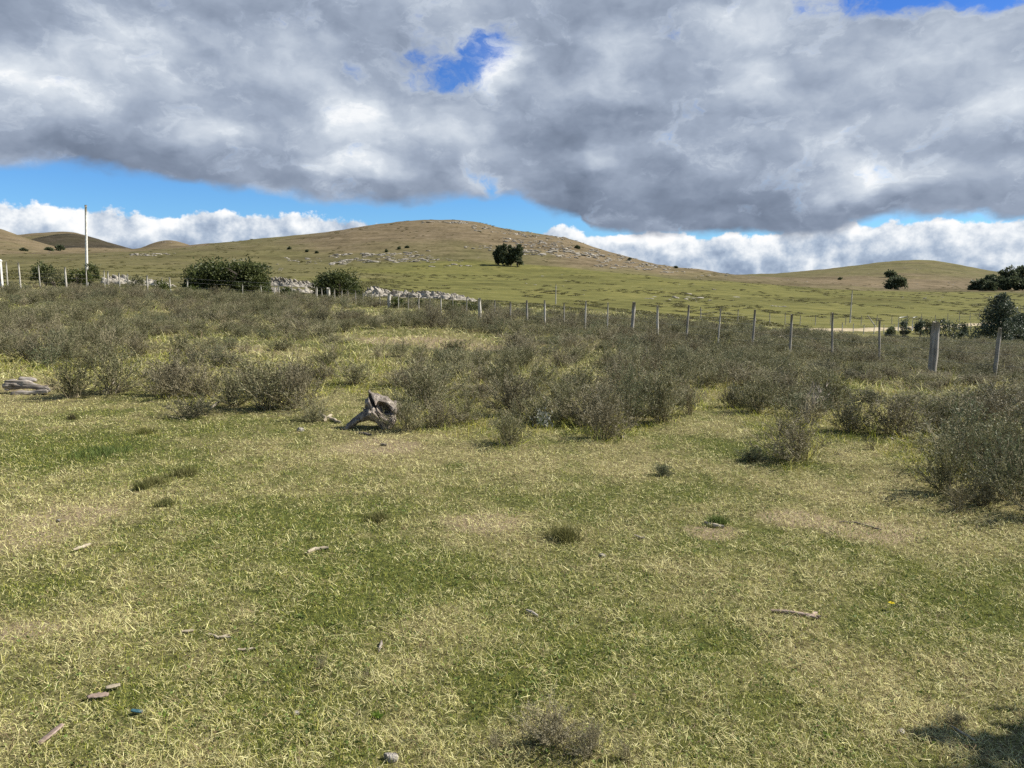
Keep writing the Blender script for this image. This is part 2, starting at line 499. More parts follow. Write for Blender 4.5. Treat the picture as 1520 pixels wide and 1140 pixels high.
def ground_material():
    m, nt = new_mat('pasture'); N = NT(nt)
    P = N.n('ShaderNodeNewGeometry').outputs['Position']
    a = N.attr('cover', 'Color'); sep = N.n('ShaderNodeSeparateColor'); nt.links.new(a, sep.inputs[0])
    green, brown, near = sep.outputs[0], sep.outputs[1], sep.outputs[2]
    dry = N.attr('dry', 'Fac'); bare = N.attr('bare', 'Fac')
    flat = N.mapped(P, (1, 1, .3))
    n80 = N.noise(flat, 1 / 70, 5, .6); n12 = N.noise(flat, 1 / 11, 6, .65); n2 = N.noise(flat, 1 / 2.2, 5, .65)
    n05 = N.noise(P, 2.4, 6, .7); n005 = N.noise(P, 26, 4, .7)
    # distant pasture
    cg = N.ramp(N.m('ADD', N.m('MULTIPLY', n12, .6), N.m('MULTIPLY', n2, .45)), [(.36, (.070, .070, .024)), (.50, (.132, .132, .041)), (.60, (.168, .160, .052)), (.74, (.225, .206, .08))])
    cb = N.ramp(N.m('ADD', N.m('MULTIPLY', n12, .55), N.m('MULTIPLY', n2, .5)), [(.36, (.086, .068, .040)), (.50, (.158, .126, .073)), (.62, (.208, .166, .105)), (.76, (.30, .248, .165))])
    co = N.ramp(N.m('ADD', N.m('MULTIPLY', n12, .55), N.m('MULTIPLY', n2, .5)), [(.36, (.070, .067, .028)), (.50, (.124, .116, .050)), (.64, (.168, .152, .070)), (.78, (.24, .212, .11))])
    fb = N.ss(N.m('ADD', brown, N.m('MULTIPLY', N.m('SUBTRACT', n80, .5), 1.1)), .25, .8)
    fg = N.ss(N.m('ADD', green, N.m('MULTIPLY', N.m('SUBTRACT', n80, .5), .9)), .3, .75)
    far = N.mix(fg, N.mix(fb, co, cb), cg)
    # thin dark streaks of tussock
    far = N.mix(N.ss(N.noise(N.mapped(P, (1, 1.0, .3)), .34, 5, .7), .58, .70, 0, .55), far, (.055, .055, .022))
    # near turf: thatch, green shoots, soil
    thatch = N.ramp(n005, [(.30, (.060, .048, .024)), (.5, (.17, .145, .07)), (.72, (.33, .29, .15))])
    turf = N.ramp(n005, [(.30, (.020, .024, .008)), (.5, (.065, .076, .022)), (.72, (.14, .15, .045))])
    soil = N.ramp(N.noise(P, 60, 4, .7), [(.3, (.12, .09, .055)), (.7, (.34, .27, .175))])
    fd = N.ss(N.m('ADD', dry, N.m('MULTIPLY', N.m('SUBTRACT', n05, .5), .9)), .15, .85)
    nr = N.mix(fd, turf, thatch)
    nr = N.mix(N.ss(N.m('ADD', bare, N.m('MULTIPLY', N.m('SUBTRACT', n05, .5), .8)), .35, .75), nr, soil)
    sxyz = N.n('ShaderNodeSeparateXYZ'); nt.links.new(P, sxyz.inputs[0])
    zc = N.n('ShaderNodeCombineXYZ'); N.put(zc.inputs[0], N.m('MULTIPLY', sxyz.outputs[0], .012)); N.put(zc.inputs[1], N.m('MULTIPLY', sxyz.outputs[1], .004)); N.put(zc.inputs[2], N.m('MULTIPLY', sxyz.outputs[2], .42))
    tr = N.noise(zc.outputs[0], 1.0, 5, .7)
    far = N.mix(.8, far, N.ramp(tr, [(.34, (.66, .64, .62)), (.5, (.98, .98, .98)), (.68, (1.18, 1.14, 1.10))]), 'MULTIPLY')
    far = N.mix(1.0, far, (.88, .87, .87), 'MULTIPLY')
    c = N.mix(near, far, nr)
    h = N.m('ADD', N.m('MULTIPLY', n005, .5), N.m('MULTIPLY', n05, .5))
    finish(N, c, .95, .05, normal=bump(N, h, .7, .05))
    return m
M['ground'] = ground_material()

# ------------------------------------------------------------------ ground sheet
def build_ground():
    az = np.concatenate([np.radians(np.arange(-48, 48.001, .125)), np.radians(np.arange(51, 310, 3.0))])
    r = [.35]
    while r[-1] < 3200: r.append(r[-1] * (1.022 if r[-1] < 300 else 1.014))
    r += [4500, 6500, 9000]
    r = np.array(r)
    A, R = np.meshgrid(az, r, indexing='ij')
    X = R * np.sin(A); Y = R * np.cos(A); Z = terrain(X, Y)
    na, nr = A.shape
    V = np.stack([X, Y, Z], -1).reshape(-1, 3)
    V = np.concatenate([V, [[0, 0, th(0, 0)]]])
    i = np.arange(na)[:, None]; j = np.arange(nr - 1)[None, :]
    i2 = (i + 1) % na
    Q = np.stack([np.broadcast_to(i * nr + j, (na, nr - 1)), i * nr + j + 1, i2 * nr + j + 1, i2 * nr + j], -1).reshape(-1, 4)
    Q = Q[:, ::-1]
    T = np.stack([np.full(na, len(V) - 1), (np.arange(na) + 1) % na * nr, np.arange(na) * nr], 1)[:, ::-1]
    x, y, z = V[:, 0], V[:, 1], V[:, 2]
    rr = np.hypot(x, y)
    t, d = polar(x, y)
    py = 570 - F * np.tan(np.arctan2(z - EYE, np.maximum(d, .1)) + PITCH); pxx = 760 + t * F
    w = (fbm(x / 60, y / 60, 3, 71) - .5)
    green = (1 - sstep(300, 400, d + w * 160)) * (.42 + .58 * sstep(-.32, .0, t + w * .25))
    green = np.maximum(green, .62 * np.exp(-((d - 650) / 130) ** 2) * sstep(-.3, -.1, t) * (1 - sstep(.02, .08, t)))       # the greener crown of the big hill
    green = np.maximum(green, .6 * sstep(760, 960, d) * sstep(.36, .5, t + w * .1) * (1 - sstep(.62, .68, t)))
    brown = .35 + .5 * sstep(330, 480, d) * (1 - sstep(600, 720, d)) * sstep(-.35, -.2, t)
    brown = np.maximum(brown, .95 * np.exp(-((pxx - 900) / 130) ** 2 - ((py - 385) / 18) ** 2) * (d > 300))
    brown = np.maximum(brown, .9 * np.exp(-((pxx - 1410) / 60) ** 2 - ((py - 424) / 9) ** 2) * (d > 380))
    brown = np.where((t < -.4) & (d > 500), .7, brown)
    near = 1 - sstep(50, 85, d + w * 20)
    dry = np.where(rr < 120, dryness(x, y), .5)
    bare = np.zeros(len(V))
    for (bx, by, br) in [(560, 662, .55), (100, 765, .45), (20, 800, .4), (1060, 790, .25), (720, 778, .35), (1290, 790, .4), (1180, 770, .3), (40, 935, .2), (690, 515, 1.6), (610, 505, 2.0), (430, 560, .9), (50, 575, .6), (320, 520, 1.5)]:
        p = pix(bx, by, 1.2, 60)
        bare = np.maximum(bare, np.exp(-((x - p.x) / br) ** 2 - ((y - p.y) / (br * .8)) ** 2))
    cov = np.stack([green, brown, near, np.ones(len(V))], 1)
    me = mesh_np('ground', V, Q, T, {'cover': ('FLOAT_COLOR', cov), 'dry': ('FLOAT', dry), 'bare': ('FLOAT', bare)}, True, [M['ground']])
    o = link('ground', me); tag(o, 'rolling pasture of dry and green grass rising to bare hills', None, None, 'structure')
build_ground()

# sandy road beyond the fence
def build_road():
    m, nt = new_mat('sandy_road'); N = NT(nt)
    P = N.n('ShaderNodeNewGeometry').outputs['Position']
    c = N.ramp(N.noise(P, .8, 6, .65), [(.3, (.24, .195, .12)), (.5, (.38, .315, .205)), (.72, (.50, .43, .30))])
    finish(N, c, .95, .05, normal=bump(N, N.noise(P, 3, 5), .5, .05))
    V = []; Q = []; n = 140; w = 7
    rg = np.random.default_rng(5)
    for i in range(n):
        s = i / (n - 1) * 136 + 6
        ax, ay, bx, by = 24.0, 66.0, 112.0, 150.0
        L = math.hypot(bx - ax, by - ay); ux, uy = (bx - ax) / L, (by - ay) / L
        o0 = 2.2 * math.sin(s / 17.0)
        for k in range(w):
            o = o0 + (k / (w - 1) - .5) * (min(3.6, .6 + .35 * (s - 6)) + .7 * math.sin(s * .7) + .5 * math.sin(s * 2.1 + k))
            x, y = ax + ux * s - uy * o, ay + uy * s + ux * o
            V.append((x, y, th(x, y) + (.10 if 0 < k < w - 1 else -.04)))
    for i in range(n - 1):
        for k in range(w - 1):
            Q.append((i * w + k, (i + 1) * w + k, (i + 1) * w + k + 1, i * w + k + 1))
    o = link('road', mesh_np('road', V, np.array(Q)[:, ::-1], None, None, True, [m])); tag(o, 'pale sandy dirt road crossing behind the fence', None, None, 'structure')
build_road()

# ------------------------------------------------------------------ where the scrub begins
EDGE = [(-200, 560), (-60, 566), (0, 562), (60, 566), (90, 582), (150, 584), (200, 574), (240, 596), (290, 610), (340, 600), (400, 606), (450, 604), (500, 575), (545, 590), (595, 632), (660, 636), (720, 640),
        (750, 655), (800, 634), (850, 630), (900, 646), (950, 634), (990, 622), (1040, 596), (1090, 602), (1140, 640), (1180, 680), (1215, 668), (1240, 640), (1290, 640), (1350, 668), (1395, 700), (1410, 752), (1460, 745), (1520, 764), (1600, 780), (1800, 800)]
_ex = np.array([e[0] for e in EDGE], float); _ey = np.array([e[1] for e in EDGE], float)
def edge_dist(t):
    """distance at which the scrub begins in the direction t"""
    yy = np.interp(np.asarray(t) * F + 760, _ex, _ey)
    s = ray(760, yy)[1]
    return -EYE / s

# ------------------------------------------------------------------ grass
def build_grass():
    rg = np.random.default_rng(11)
    def sample(N, d0, d1, e, side, tlim):
        u = rg.random(N)
        d = (d0 ** (1 - e) + u * (d1 ** (1 - e) - d0 ** (1 - e))) ** (1 / (1 - e))
        t = rg.uniform(-tlim, tlim, N)
        return t * d + rg.uniform(-side, side, N), d + rg.uniform(-.1, .1, N)
    STRAW = np.array([[.62, .55, .33], [.50, .43, .24], [.70, .63, .42], [.40, .33, .19], [.56, .52, .27]])
    GREEN = np.array([[.22, .25, .055], [.30, .30, .085], [.14, .18, .045], [.36, .35, .12], [.24, .28, .05]])
    def blades(x, y, lscale, wmin, wk, straw_extra=0.0, tall=1.0, dens=None, bright=1.0):
        n = len(x)
        dr = dryness(x, y)
        clump = fbm(x / .13, y / .13, 2, 53)
        isdry = rg.random(n) < np.clip(.20 + dr * .62 + (clump - .5) * .9 + straw_extra, .06, .95)
        d = np.hypot(x, y)
        L = rg.gamma(4, .25, n) * lscale * np.where(isdry, 1.0, .85) * (.55 + .9 * clump) * tall
        W = (wmin + wk * d) * rg.uniform(.6, 1.3, n)
        lean = np.where(isdry, np.radians(rg.normal(66, 18, n)), np.radians(rg.normal(42, 20, n)))
        lean = np.clip(lean, .05, 1.52)
        hd = rg.uniform(0, 2 * math.pi, n) + (fbm(x / .4, y / .4, 2, 57) - .5) * 5
        D = np.stack([np.sin(lean) * np.cos(hd), np.sin(lean) * np.sin(hd), np.cos(lean)], 1)
        z = terrain(x, y)
        P = np.stack([x, y, z - .004], 1)
        P[:, 2] += np.where(isdry, rg.random(n) ** 2 * .022, 0)
        bend = np.stack([rg.normal(0, .5, n), rg.normal(0, .5, n), rg.uniform(-1.0, .25, n)], 1)
        k = rg.integers(0, 5, n)
        c = np.where(isdry[:, None], STRAW[k], GREEN[k] * np.array([1.08, 1.0, .95]))
        c = c * rg.uniform(.55, 1.18, n)[:, None] * bright * np.array([1.19, 1.24, .98])
        tint = rg.random(n) < .10
        c = np.where((tint & isdry)[:, None], np.array([.26, .18, .11]) * rg.uniform(.7, 1.2, n)[:, None], c)
        side = unit(np.cross(D, np.stack([rg.normal(0, .35, n), rg.normal(0, .35, n), np.ones(n)], 1)))
        mid = P + D * (L * .55)[:, None]
        D2 = unit(D + bend * .7)
        tip = mid + D2 * (L * .45)[:, None]
        gz = z + .003
        mid[:, 2] = np.maximum(mid[:, 2], gz); tip[:, 2] = np.maximum(tip[:, 2], gz)
        w = (W * .5)[:, None]
        V = np.stack([P - side * w, P + side * w, mid + side * w * .8, mid - side * w * .8, tip], 1).reshape(-1, 3)
        return V, np.repeat(c, 5, 0)
    parts = []
    x, y = sample(860000, 1.7, 15, .78, .9, .86); parts.append(blades(x, y, .027, .00085, .00036))
    # grass among and behind the shrubs
    x, y = sample(150000, 12, 62, 1.1, 2, .9); parts.append(blades(x, y,   .15, .002, .00048,   .06, 1.0, None, .92))
    # greener lush growth along the foot of the scrub
    x, y = sample(60000, 6, 22, .9, .5, .86)
    dd = y - edge_dist(x / np.maximum(y, .1)); k = (dd > -.6) & (dd < 5); x, y = x[k], y[k]
    V, c = blades(x, y, .11, .002, .0004, -.45, 1.15); parts.append((V, c * np.array([1.15, 1.12, .85])))
    V = np.concatenate([p[0] for p in parts]); c = np.concatenate([p[1] for p in parts])
    n = len(V) // 5
    b = np.arange(n)[:, None] * 5
    Q = b + np.array([[0, 1, 2, 3]]); T = b + np.array([[3, 2, 4]])
    me = mesh_np('grass', V, Q, T, {'tone': ('FLOAT_COLOR', np.concatenate([c, np.ones((len(c), 1))], 1))}, True, [M['blade']])
    o = link('grass', me); tag(o, 'short patchy turf of dry straw and green blades', 'grass', None, 'stuff')
build_grass()

# small broad-leaved weeds in the turf
def build_weeds():
    rg = np.random.default_rng(19)
    n = 7500
    d = (1.7 ** .4 + rg.random(n) * (11 ** .4 - 1.7 ** .4)) ** (1 / .4)
    x = rg.uniform(-.85, .85, n) * d + rg.uniform(-.7, .7, n); y = d
    k = rg.random(n) < (1 - dryness(x, y)) ** 1.5; x, y = x[k], y[k]; n = len(x)
    m = 7
    X = np.repeat(x, m) + rg.normal(0, .02, n * m); Y = np.repeat(y, m) + rg.normal(0, .02, n * m)
    a = rg.uniform(0, 6.283, n * m)
    D = unit(np.stack([np.cos(a), np.sin(a), rg.uniform(.05, .9, n * m)], 1))
    P = np.stack([X, Y, terrain(X, Y) + rg.uniform(.0, .025, n * m)], 1)
    L = rg.uniform(.008, .019, n * m)
    V, Q = leaf_quads(P, D, L, L * .6, rg)
    c = np.array([[.13, .185, .04], [.16, .21, .05], [.09, .13, .03], [.20, .235, .07]])[np.repeat(rg.integers(0, 4, n), m)] * rg.uniform(.8, 1.2, n * m)[:, None]
    c = np.repeat(c, 4, 0)
    me = mesh_np('weeds', V, Q, None, {'tone': ('FLOAT_COLOR', np.concatenate([c, np.ones((len(c), 1))], 1))}, False, [M['blade']])
    o = link('weeds', me); tag(o, 'small broad leaved green weeds among the turf', 'weeds', None, 'stuff')
build_weeds()

# ------------------------------------------------------------------ shrubs
def shrub_meshes(seed, H=.7, Rr=1.0, n_st=44, n_tw=8, n_lf=7, lf=.026, tilt=30, mat='shrub', tone=.5, upright=.4):
    rg = np.random.default_rng(seed)
    az = rg.uniform(0, 6.283, n_st); ti = np.radians(np.clip(np.abs(rg.normal(0, tilt, n_st)), 0, 66))
    D = np.stack([np.sin(ti) * np.cos(az), np.sin(ti) * np.sin(az), np.cos(ti)], 1)
    lob = .78 + .5 * vnoise(np.cos(az) * 1.3 + seed, np.sin(az) * 1.3, seed)
    L = H * rg.uniform(.62, 1.0, n_st) * lob
    P = np.stack([rg.normal(0, .06, n_st), rg.normal(0, .06, n_st), np.full(n_st, -.03)], 1)
    bend = np.stack([rg.normal(0, .3, n_st), rg.normal(0, .3, n_st), np.full(n_st, upright)], 1)
    V1, Q1, S = ribbons(P, D, L, .008, .003, bend, 4, rg)
    # twigs
    i = np.repeat(np.arange(n_st), n_tw); f = 3.98 - 3.3 * rg.random(len(i)) ** 1.25; k = np.minimum(f.astype(int), 3); fr = (f - k)[:, None]
    p = S[i, k] * (1 - fr) + S[i, k + 1] * fr
    dd = unit(S[i, k + 1] - S[i, k])
    td = unit(dd + rg.normal(0, .55, (len(i), 3)) + np.array([0, 0, .25]))
    tl = H * rg.uniform(.12, .30, len(i))
    V2, Q2, S2 = ribbons(p, td, tl, .0042, .002, np.stack([np.zeros(len(i)), np.zeros(len(i)), np.full(len(i), upright * .8)], 1), 2, rg)
    VS = np.concatenate([V1, V2]); QS = np.concatenate([Q1, Q2 + len(V1)])
    vs = np.concatenate([np.repeat(rg.uniform(.1, .8, n_st), 10), np.repeat(rg.uniform(.2, .95, len(i)), 6)])
    # leaves
    j = np.repeat(np.arange(len(i)), n_lf); f = rg.uniform(.05, 2.0, len(j)); k = np.minimum(f.astype(int), 1); fr = (f - k)[:, None]
    p = S2[j, k] * (1 - fr) + S2[j, k + 1] * fr
    ld = unit(unit(S2[j, k + 1] - S2[j, k]) + rg.normal(0, .6, (len(j), 3)))
    ln = rg.uniform(.6, 1.25, len(j)) * lf
    p = p + rg.normal(0, .006, p.shape)
    VL, QL = leaf_quads(p, ld, ln, ln * rg.uniform(.24, .40, len(j)), rg)
    vl = np.clip(tone + np.repeat(rg.normal(0, .16, len(i)), n_lf) + rg.normal(0, .13, len(j)), 0, 1)
    vl = np.repeat(vl, 4)
    ms = mesh_np('stems', VS, QS, None, {'v': ('FLOAT', vs)}, False, [M['stem']])
    ml = mesh_np('foliage', VL, QL, None, {'v': ('FLOAT', vl)}, False, [M[mat]])
    both = mesh_np('scrub_plant', np.concatenate([VL, VS]), np.concatenate([QL, QS + len(VL)]), None, {'v': ('FLOAT', np.concatenate([vl, vs]))}, False,
                   [M[mat], M['stem']], np.concatenate([np.zeros(len(QL)), np.ones(len(QS))]))
    return ml, ms, both

VAR = []
for s in range(7): VAR.append(shrub_meshes(100 + s, .66 + .05 * (s % 3), 1, 48 + 4 * (s % 3), 9, 10, .032, 35 + 5 * (s % 4), ('shrub', 'shrub', 'shrub_brown', 'shrub', 'shrub', 'shrub_brown', 'shrub')[s], .50 + .05 * (s % 2), .20 + .12 * (s % 3)))
VAR.append(shrub_meshes(120, .6, 1, 40, 8, 9, .030, 34, 'shrub_green', .5))          # 7, 8: greener
VAR.append(shrub_meshes(121, .75, 1, 46, 8, 8, .030, 24, 'shrub_green', .55, .7))
VAR.append(shrub_meshes(122, .75, 1, 54, 10, 9, .032, 38, 'shrub_dark', .5))         # 9: dark
VAR.append(shrub_meshes(123, .7, 1, 40, 8, 2, .022, 32, 'shrub', .75))                # 10: almost leafless
VAR.append(shrub_meshes(124, .40, 1, 60, 8, 9, .028, 52, 'shrub_green', .5, .2))      # 11: low cushion

def add_shrub(name, label, cat, p, var, h, w, rz, group=None, tiltv=(0, 0)):
    t = thing(name, label, cat, p, rz, group)
    t.rotation_euler = (tiltv[0], tiltv[1], rz)
    H0 = [.66, .71, .76, .66, .71, .76, .66, .6, .75, .75, .7, .40][var]
    t.scale = (w, w, h / H0)
    link('foliage', VAR[var][0], t); link('stems', VAR[var][1], t)
    return t

G_EDGE = 'twiggy shrubs along the near edge of the scrub'
HAND = [   # column, base row, width px, height px, variant, label
    (112, 590, 74, 62, 0, 'grey-green twiggy shrub just right of the split grey log'),
    (168, 584, 84, 74, 1, 'taller grey-green shrub behind the one beside the split log'),
    (258, 586, 80, 72, 2, 'bare-stemmed open shrub over pale grass, second clump right of the log'),
    (285, 620, 72, 40, 9, 'low dark shrub with a pale curved twig at its right'),
    (345, 604, 66, 62, 3, 'narrow grey shrub just right of the low dark one'),
    (398, 608, 110, 82, 4, 'broad thick grey shrub left of the weathered stump'),
    (447, 606, 86, 74, 5, 'greyish shrub with bare stems at its foot, next left of the stump'),
    (466, 626, 56, 38, 6, 'small brownish shrub beside the pale root left of the stump'),
    (604, 640, 62, 58, 1, 'grey-green shrub touching the right side of the stump'),
    (650, 634, 66, 52, 2, 'grey shrub second to the right of the stump'),
    (694, 628, 60, 54, 6, 'thin grey shrub under the flat pale stick'),
    (755, 660, 66, 56, 0, 'rounded grey shrub standing out furthest onto the turf in the middle'),
    (838, 622, 70, 66, 3, 'dark grey shrub behind the small white-leaved plant'),
    (893, 650, 78, 70, 5, 'brown twiggy shrub with dark shade at its left foot'),
    (932, 630, 66, 92, 8, 'tall blue-green shrub in the middle of the scrub edge'),
    (980, 626, 84, 92, 4, 'tall grey-brown shrub with outward bent stems on its right'),
    (1022, 616, 56, 62, 10, 'sparse brown shrub at the left end of the turf inlet'),
    (1088, 604, 46, 44, 9, 'small dark rounded shrub at the turf inlet'),
    (1128, 612, 84, 58, 0, 'wide grey shrub left of the dead pale branches'),
    (1118, 684, 62, 26, 11, 'low bright green cushion on the turf left of the brown shrub'),
    (1186, 684, 104, 66, 5, 'broad brown-grey shrub standing out below the dead pale branches'),
    (1262, 640, 70, 62, 9, 'dark twiggy shrub just right of the dead pale branches'),
    (1294, 668, 36, 22, 10, 'tiny bare brown shrub on the turf edge'),
    (1330, 646, 96, 72, 2, 'greyish shrub above the shaded turf pocket'),
    (1432, 702, 112, 112, 8, 'large dark green shrub throwing a black shadow to its left'),
    (1496, 742, 110, 120, 7, 'big blue-green shrub with broad leaves near the large dark shrub'),
    (1418, 758, 74, 54, 10, 'sparse brown shrub lowest at the edge of the turf'),
    (1462, 752, 60, 60, 9, 'dark shrub between the sparse brown one and the big blue-green one'),
    (1550, 770, 100, 130, 1, 'tall grey shrub cut by the edge of the picture'),
    (1482, 690, 120, 86, 0, 'broad grey shrub behind the big blue-green one at the right edge'),
    (1392, 640, 110, 64, 3, 'wide low shrub filling the scrub just behind the large dark shrub'),
    (1462, 640, 110, 70, 2, 'brown-tinged shrub in the scrub under the thin right fence post'),
    (1532, 690, 110, 90, 8, 'blue-green shrub at the picture edge behind the tall grey one'),
    (1238, 606, 90, 56, 4, 'rounded shrub directly behind the dead pale branches'),
    (985, 706, 44, 22, 11, 'tiny grey-green shrublet alone on the open turf'),
]
def build_scrub():
    rg = np.random.default_rng(23)
    taken = []
    for (px, py, w, h, var, lab) in HAND:
        p = pix(px, py, 1.2, 60)
        k = p.y / F
        add_shrub('shrub', lab, 'shrub', p, var, h * k * .90, w * k / .76, rg.uniform(0, 6.28), G_EDGE)
        taken.append((p.x, p.y, w * k * .45))
    # the rest of the field
    pts = []
    N = 34000
    d = np.sqrt(rg.uniform(5.0 ** 2, 66 ** 2, N)); t = rg.uniform(-.95, .95, N)
    x = t * d + rg.uniform(-1, 1, N) * .3; y = d
    cl = fbm(x / 2.6, y / 2.6, 3, 81)
    gap = fbm(x / 7, y / 7, 3, 85)
    tt = x / y
    keep = (cl > .345 - .03 * sstep(.1, .4, tt)) & (gap > .32 - .06 * sstep(.1, .4, tt)) & (d > edge_dist(x / y) + .25)
    far_lim = np.interp(x / y, [-.7, -.45, -.25, -.1, .1, .3, .45, .7], [45, 46, 46, 43, 36, 33, 32, 34]) + 3 * fbm(x / 5, y / 5, 2, 3)
    keep &= d < far_lim
    for (gx, gy, gr) in [(690, 512, 1.5), (610, 500, 2.2), (1075, 660, .3), (320, 560, .7), (420, 540, .8), (560, 545, .9), (1075, 590, .5), (40, 560, .9), (230, 540, .8), (860, 560, .7), (480, 590, .6)]:
        p = pix(gx, gy, 1.2, 60); keep &= np.hypot(x - p.x, (y - p.y) * .7) > gr
    sp = pix(560, 637, 1.2, 60); keep &= ~((np.abs(x - sp.x) < .62) & (y > sp.y - 2) & (y < sp.y + .7))
    lp = pix(40, 582, 1.2, 60); keep &= ~((np.abs(x - lp.x) < .9) & (y > lp.y - 3) & (y < lp.y + .6))
    x, y, cl = x[keep], y[keep], cl[keep]
    grid = {}
    def near(a, b, r):
        ga, gb = int(a // 1), int(b // 1)
        for i in (-1, 0, 1):
            for j in (-1, 0, 1):
                for q in grid.get((ga + i, gb + j), ()):
                    if (q[0] - a) ** 2 + (q[1] - b) ** 2 < (r * .5 + q[2] * .5) ** 2: return True
        return False
    for a, b, r in taken: grid.setdefault((int(a // 1), int(b // 1)), []).append((a, b, r))
    for a, b, c in zip(x, y, cl):
        r = (rg.uniform(.36, .66) + .008 * b) * (1 - .26 * float(sstep(.05, .3, np.array(a / b))))
        if near(a, b, r): continue
        grid.setdefault((int(a // 1), int(b // 1)), []).append((a, b, r))
        pts.append((a, b, r, c))
    pts.sort(key=lambda q: q[1])
    zones = [(180, 'twiggy knee-high shrub in the thick scrub above the split grey log'), (480, 'twiggy knee-high shrub in the scrub below the broad round evergreen tree'),
             (690, 'twiggy knee-high shrub in the thick scrub behind the weathered stump'), (900, 'twiggy knee-high shrub in the scrub below the pair of hill trees'),
             (1120, 'twiggy knee-high shrub in the scrub between the tall blue-green shrub and the fence'), (1330, 'twiggy knee-high shrub in the scrub behind the dead pale branches'),
             (9999, 'twiggy knee-high shrub in the scrub around the thick leaning post')]
    rest = []
    n_ind = 0
    for (a, b, r, c) in pts:
        z = th(a, b)
        u = rg.random()
        var = int(rg.integers(0, 7)) if u < .80 else (int(rg.choice([7, 8])) if u < .88 else (9 if u < .92 else 10))
        h = rg.uniform(.34, .56) * (.70 + 1.1 * (c - .36)) * rg.choice([.7, .9, 1.0, 1.12]) * (1 - .30 * float(sstep(.15, .5, np.array(a / b)) * sstep(9, 15, np.array(b))))
        if abs(a / b - .571) < .05 and 8 < b < 16.2: h *= .6
        w = rg.uniform(.72, 1.12) * (1 + .006 * b)
        rz = rg.uniform(0, 6.28)
        if n_ind < 150 and abs(a / b) < .72:
            X = 760 + a / b * F
            lab = next(l for lim, l in zones if X < lim)
            add_shrub('shrub', lab, 'shrub', (a, b, z), var, h, w, rz, 'shrubs growing thick behind the scrub edge', (rg.normal(0, .06), rg.normal(0, .06)))
            n_ind += 1
        else:
            rest.append((a, b, z, h / .7, w, rz, var))
    return rest
REST = build_scrub()

def scatter(name, label, cat, pts, meshes):
    """pts: x, y, z, height scale, width scale, turn, which"""
    colx = bpy.data.collections.new(name + '_kinds')
    for i, me in enumerate(meshes):
        o = bpy.data.objects.new('%s_kind_%02d' % (name, i), me); colx.objects.link(o)
    a = np.array(pts, float)
    me = mesh_np(name, a[:, :3], None, None, {'turn': ('FLOAT_VECTOR', np.stack([a[:, 0] * 0, a[:, 0] * 0, a[:, 5]], 1)), 'size': ('FLOAT_VECTOR', np.stack([a[:, 4], a[:, 4], a[:, 3]], 1))})
    at = me.attributes.new('which', 'INT', 'POINT'); at.data.foreach_set('value', a[:, 6].astype(np.int32))
    o = link(name, me); tag(o, label, cat, None, 'stuff')
    ng = bpy.data.node_groups.new(name + '_scatter', 'GeometryNodeTree')
    ng.interface.new_socket('Geometry', in_out='INPUT', socket_type='NodeSocketGeometry')
    ng.interface.new_socket('Geometry', in_out='OUTPUT', socket_type='NodeSocketGeometry')
    nd = ng.nodes; L = ng.links
    gi = nd.new('NodeGroupInput'); go = nd.new('NodeGroupOutput')
    ci = nd.new('GeometryNodeCollectionInfo'); ci.inputs[0].default_value = colx
    ci.inputs['Separate Children'].default_value = True; ci.inputs['Reset Children'].default_value = True
    ip = nd.new('GeometryNodeInstanceOnPoints'); ip.inputs['Pick Instance'].default_value = True
    def na(nm, typ):
        k = nd.new('GeometryNodeInputNamedAttribute'); k.data_type = typ; k.inputs['Name'].default_value = nm
        return k.outputs[0]
    er = nd.new('FunctionNodeEulerToRotation'); L.new(na('turn', 'FLOAT_VECTOR'), er.inputs[0])
    L.new(gi.outputs[0], ip.inputs['Points']); L.new(ci.outputs[0], ip.inputs['Instance'])
    L.new(na('which', 'INT'), ip.inputs['Instance Index']); L.new(er.outputs[0], ip.inputs['Rotation']); L.new(na('size', 'FLOAT_VECTOR'), ip.inputs['Scale'])
    L.new(ip.outputs[0], go.inputs[0])
    md = o.modifiers.new('scatter', 'NODES'); md.node_group = ng
    return o
scatter('scrub', 'dense far field of twiggy grey-green scrub up to the fence', 'scrub', REST, [v[2] for v in VAR])
# ------------------------------------------------------------------ trees and round bushes
def crown_mesh(name, lobes, n, lf, mat, seed, droop=0.0, inner=.25, aspect=.5, cut=None):
    """lobes: (x, y, z, rx, ry, rz); leaves gather in clumps on the lobes' shells"""
    rg = np.random.default_rng(seed)
    lobes = np.array(lobes, float)
    area = (lobes[:, 3] * lobes[:, 5]); pr = area / area.sum()
    P = []; O = []; VV = []
    ncl = max(n // 28, 8)
    which = rg.choice(len(lobes), ncl, p=pr)
    dirs = unit(rg.normal(size=(ncl, 3))); dirs[:, 2] = np.where(dirs[:, 2] < -.45, -dirs[:, 2], dirs[:, 2])
    rad = np.where(rg.random(ncl) < inner, rg.uniform(.2, .75, ncl), rg.uniform(.80, 1.06, ncl))
    cc = lobes[which, :3] + dirs * lobes[which, 3:6] * rad[:, None]
    per = n // ncl
    i = np.repeat(np.arange(ncl), per)
    spread = lobes[which, 3:6].mean(1) * rg.uniform(.14, .30, ncl)
    p = cc[i] + rg.normal(0, 1, (len(i), 3)) * spread[i][:, None] * np.array([1, 1, .8])
    d = unit(dirs[i] * .8 + rg.normal(0, .8, (len(i), 3)) + np.array([0, 0, .25 - droop]))
    p[:, 2] = np.maximum(p[:, 2], .02)
    v = np.clip(.45 + np.repeat(rg.normal(0, .20, ncl), per) + rg.normal(0, .14, len(i)), 0, 1)
    L = lf * rg.uniform(.6, 1.4, len(i))
    V, Q = leaf_quads(p, d, L, L * aspect * rg.uniform(.8, 1.3, len(i)), rg)
    return mesh_np(name, V, Q, None, {'v': ('FLOAT', np.repeat(v, 4))}, False, [M[mat]])

